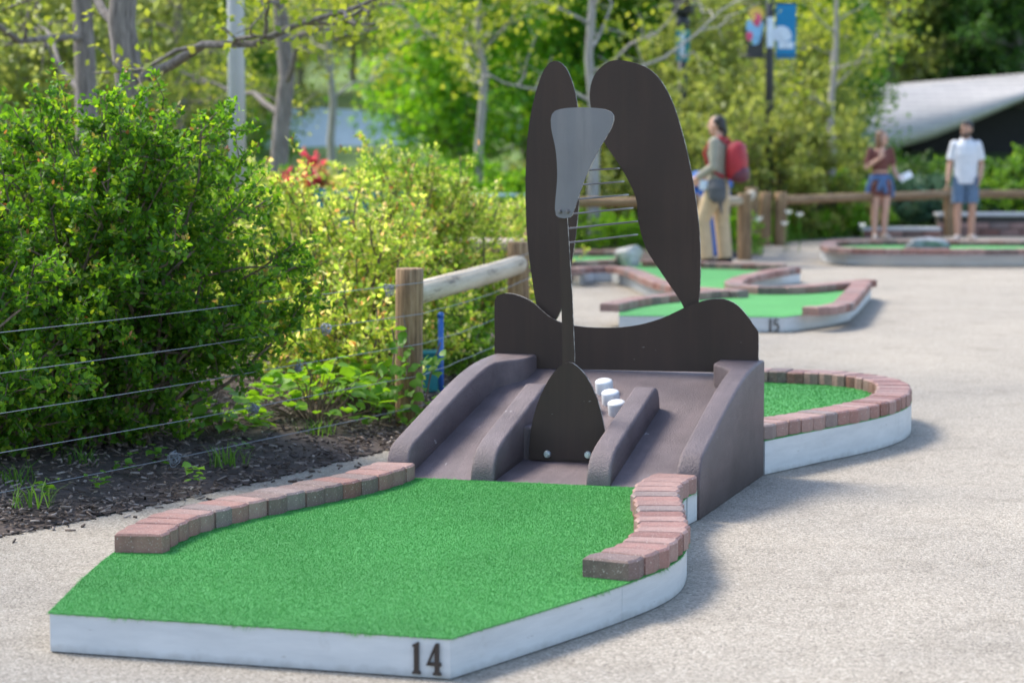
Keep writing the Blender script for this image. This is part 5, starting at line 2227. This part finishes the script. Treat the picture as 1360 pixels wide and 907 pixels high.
# ---- woman in brown with denim tied round the waist
def woman():
    root = person((X(1168, 34.6), 34.6), rad(8), 'person in brown romper with denim jacket tied at the waist holding white card', 0.012, .90)
    hp, t = head_parts((0.02, -.02, 1.60), rad(42))
    aL, aR = (.075, .0, .09), (-.085, -.02, .09)
    kL, kR = (.085, -.015, .49), (-.085, -.02, .49)
    hL, hR = (.085, 0, .90), (-.085, 0, .90)
    sL, sR = (.16, .01, 1.40), (-.16, .01, 1.40)
    eL, eR = (.225, .02, 1.13), (-.235, -.02, 1.14)
    wL, wR = (.235, -.13, .99), (-.07, -.20, 1.29)
    P = list(hp)
    P += limb([(0, .02, 1.40), (.005, .005, 1.50), (.01, -.005, 1.56)], [.05, .046, .046])
    P.append(eloft([(.86, 0, 0, .155, .105), (.95, 0, 0, .16, .11), (1.08, 0, 0, .12, .09), (1.25, 0, -.005, .14, .105), (1.37, 0, .01, .15, .09), (1.43, 0, .01, .10, .07), (1.46, 0, .01, .05, .045)]))
    for h_, k_, a_ in ((hL, kL, aL), (hR, kR, aR)):
        calf = Vector(k_).lerp(Vector(a_), .32) + Vector((0, .02, 0))
        P += limb([h_, Vector(h_).lerp(Vector(k_), .5), k_, calf, a_], [.096, .086, .062, .060, .038])
        P += limb([a_, (a_[0], a_[1], a_[2] - .04)], [.038, .04])
    for s_, e_, w_ in ((sL, eL, wL), (sR, eR, wR)):
        P += limb([s_, Vector(s_).lerp(Vector(e_), .5), e_, Vector(e_).lerp(Vector(w_), .35), w_], [.05, .044, .036, .037, .024])
    P += hand(wR, (.25, -.1, .95), (1, 0, .2), .5)
    P += hand(wL, (.45, -.8, -.1), (0, 0, 1), .6)
    fuse('body', P, M['skin'], root, .0075, 2)
    face_bits(t, root)
    hv = []
    for p, r in (((0, .03, .055), (.084, .09, .078)), ((0, .06, -.02), (.08, .055, .10)), ((0, .065, -.13), (.075, .045, .10)), ((-.075, .01, -.06), (.025, .05, .12)), ((.072, .03, -.07), (.022, .04, .11))):
        V, F = ball((0, 0, 0), r)
        hv.append(([t(Vector(q) + Vector(p)) for q in V], F))
    fuse('hair', hv, M['hair_brown'], root, .008, 1)
    Q = [eloft([(1.10, 0, 0, .132, .104), (1.26, 0, -.005, .155, .118), (1.36, 0, .005, .16, .104), (1.415, 0, .01, .115, .08)])]
    for s_, e_ in ((sL, eL), (sR, eR)):
        Q += limb([s_, Vector(s_).lerp(Vector(e_), .5), Vector(s_).lerp(Vector(e_), .78)], [.064, .064, .066], True, False)
    fuse('top', Q, M['romper'], root, .009, 2)
    Q = [eloft([(.69, 0, 0, .182, .135), (.88, 0, 0, .178, .128), (1.0, 0, 0, .15, .115), (1.06, 0, 0, .135, .105)])]
    fuse('skirt', Q, M['romper'], root, .009, 2)
    # jacket tied at the waist: band, knot, sleeves and side drapes
    jk = fuse('tied_jacket', [eloft([(.945, 0, .01, .178, .136), (.99, 0, .01, .174, .134), (1.03, 0, .01, .158, .124)]),
                              eloft([(.66, .0, .13, .17, .035), (.8, 0, .13, .17, .04), (.98, 0, .1, .15, .045)])] +
              limb([(-.14, -.06, .98), (-.19, -.02, .86), (-.205, .0, .68)], [.035, .042, .048]) +
              limb([(.15, -.06, .98), (.185, -.02, .86), (.20, .02, .70)], [.035, .042, .046]) +
              limb([(.01, -.15, .97), (.03, -.16, .86), (.045, -.15, .76)], [.038, .036, .04]) +
              limb([(-.02, -.15, .97), (-.05, -.16, .88), (-.06, -.15, .80)], [.036, .034, .038]), M['denim'], root, .009, 2)
    # white card in the hand
    c = box('card', (0, 0, 0), (.19, .006, .10), M['paper'], None)
    c.parent = None
    c.name = 'score_card'
    mw = Matrix.Translation(root.location) @ Matrix.Rotation(rad(8), 4, 'Z') @ Matrix.Scale(.90, 4)
    p = mw @ Vector((.345, -.235, 1.005))
    c.location = p
    c.rotation_euler = (rad(-25), rad(-24), rad(10))
    tag(c, 'small white score card held in the hand of the person in brown', 'card')
    for a_, yw in ((aL, .3), (aR, -.25)):
        fuse('shoe', foot(a_, yw, .235), M['shoe_pale'], root, .009, 1)


woman()


# ---- person with red backpack: facing left, seen from the side and behind
def hiker():
    Yh = 28.3
    root = person((X(953, Yh), Yh), rad(-112), 'person with red backpack in grey shirt and khaki trousers stepping by the log fence', 0.004, 1.0)
    hp, t = head_parts((0, -.03, 1.615), rad(-12))
    aL, aR = (.10, -.10, .09), (-.09, .07, .09)
    kL, kR = (.115, -.15, .51), (-.095, .02, .50)
    hL, hR = (.09, 0, .91), (-.09, 0, .91)
    sL, sR = (.185, .01, 1.42), (-.185, .01, 1.42)
    eL, eR = (.24, .02, 1.14), (-.24, -.03, 1.14)
    wL, wR = (.205, -.22, .99), (-.22, -.25, .98)
    P = list(hp)
    P += limb([(0, .03, 1.40), (0, .01, 1.50), (0, -.01, 1.56)], [.06, .055, .053])
    P.append(eloft([(.86, 0, 0, .15, .105), (.95, 0, 0, .16, .11), (1.08, 0, 0, .145, .105), (1.25, 0, 0, .165, .11), (1.38, 0, .01, .17, .10), (1.44, 0, .01, .11, .075), (1.47, 0, .01, .06, .05)]))
    for h_, k_, a_ in ((hL, kL, aL), (hR, kR, aR)):
        P += limb([h_, Vector(h_).lerp(Vector(k_), .5), k_, Vector(k_).lerp(Vector(a_), .35), a_], [.085, .073, .054, .054, .036])
    for s_, e_, w_ in ((sL, eL, wL), (sR, eR, wR)):
        P += limb([s_, Vector(s_).lerp(Vector(e_), .5), e_, Vector(e_).lerp(Vector(w_), .35), w_], [.055, .048, .04, .04, .027])
    P += hand(wL, (0, -.8, -.35), (0, 0, 1), .5)
    P += hand(wR, (0, -.8, -.35), (0, 0, 1), .5)
    fuse('body', P, M['skin'], root, .0075, 2)
    face_bits(t, root)
    hv = []
    for p, r in (((0, .035, .045), (.08, .082, .078)), ((0, .075, -.01), (.065, .05, .065))):
        V, F = ball((0, 0, 0), r)
        hv.append(([t(Vector(q) + Vector(p)) for q in V], F))
    hv += limb([t((0, .105, -.01)), t((0, .125, -.07)), t((0, .115, -.15))], [.03, .028, .014])
    fuse('hair', hv, M['hair'], root, .008, 1)
    Q = [eloft([(.93, 0, 0, .172, .122), (1.1, 0, 0, .166, .12), (1.26, 0, 0, .184, .126), (1.38, 0, .01, .186, .112), (1.445, 0, .012, .12, .085), (1.485, 0, .012, .072, .064)])]
    for s_, e_, w_ in ((sL, eL, wL), (sR, eR, wR)):
        Q += limb([s_, Vector(s_).lerp(Vector(e_), .5), e_, Vector(e_).lerp(Vector(w_), .82)], [.07, .064, .056, .046], True, False)
    fuse('shirt', Q, M['olive_shirt'], root, .009, 2)
    Q = [eloft([(.82, 0, 0, .165, .115), (.92, 0, 0, .172, .12), (1.02, 0, 0, .16, .115)])]
    for h_, k_, a_ in ((hL, kL, aL), (hR, kR, aR)):
        Q += limb([h_, Vector(h_).lerp(Vector(k_), .5), k_, Vector(k_).lerp(Vector(a_), .4), Vector(a_) + Vector((0, 0, -.02))], [.11, .105, .092, .09, .085], True, False)
    fuse('trousers', Q, M['khaki'], root, .009, 2)
    # backpack
    bm = bmesh.new()
    bmesh.ops.create_uvsphere(bm, u_segments=20, v_segments=14, radius=1)
    for v in bm.verts:
        c = v.co
        k = max(abs(c.x), abs(c.y), abs(c.z))
        q = c.lerp(c / k, .42)
        zz_ = q.z
        v.co = Vector((q.x * .16, .225 + q.y * (.105 + .03 * (1 - zz_) * .5), 1.20 + zz_ * .24))
    bp_o = bm_obj('backpack', bm, M['red_pack'], root, True)
    bm = bmesh.new()
    bmesh.ops.create_uvsphere(bm, u_segments=16, v_segments=10, radius=1)
    for v in bm.verts:
        c = v.co
        k = max(abs(c.x), abs(c.y), abs(c.z))
        q = c.lerp(c / k, .4)
        v.co = Vector((q.x * .15, .27 + q.y * .10, 1.05 + q.z * .10))
    bm_obj('pocket', bm, M['pack_dark'], bp_o, True)
    for s in (-1, 1):
        tube('strap', [(s * .10, .15, 1.40), (s * .105, .06, 1.475), (s * .115, -.06, 1.44), (s * .13, -.125, 1.30), (s * .15, -.06, 1.10), (s * .15, .12, 1.02)], .021, M['red_pack'], bp_o, 8)
    # hip bags hung on the near side
    fuse('hip_bag', [eloft([(.72, .235, .08, .05, .06), (.78, .24, .07, .07, .105), (.90, .24, .06, .075, .12), (1.0, .225, .05, .055, .09)])] + limb([(.235, .1, .76), (.24, .12, .60)], [.03, .012]), M['bag_grey'], root, .01, 2)
    fuse('belt_pouch', [eloft([(.87, .19, -.09, .05, .075), (.93, .19, -.09, .055, .08), (.985, .19, -.09, .045, .07)])], M['banner_white'], root, .01, 1)
    for a_, yw in ((aL, .1), (aR, -.1)):
        fuse('shoe', foot(a_, yw, .28), M['shoe'], root, .009, 1)


hiker()
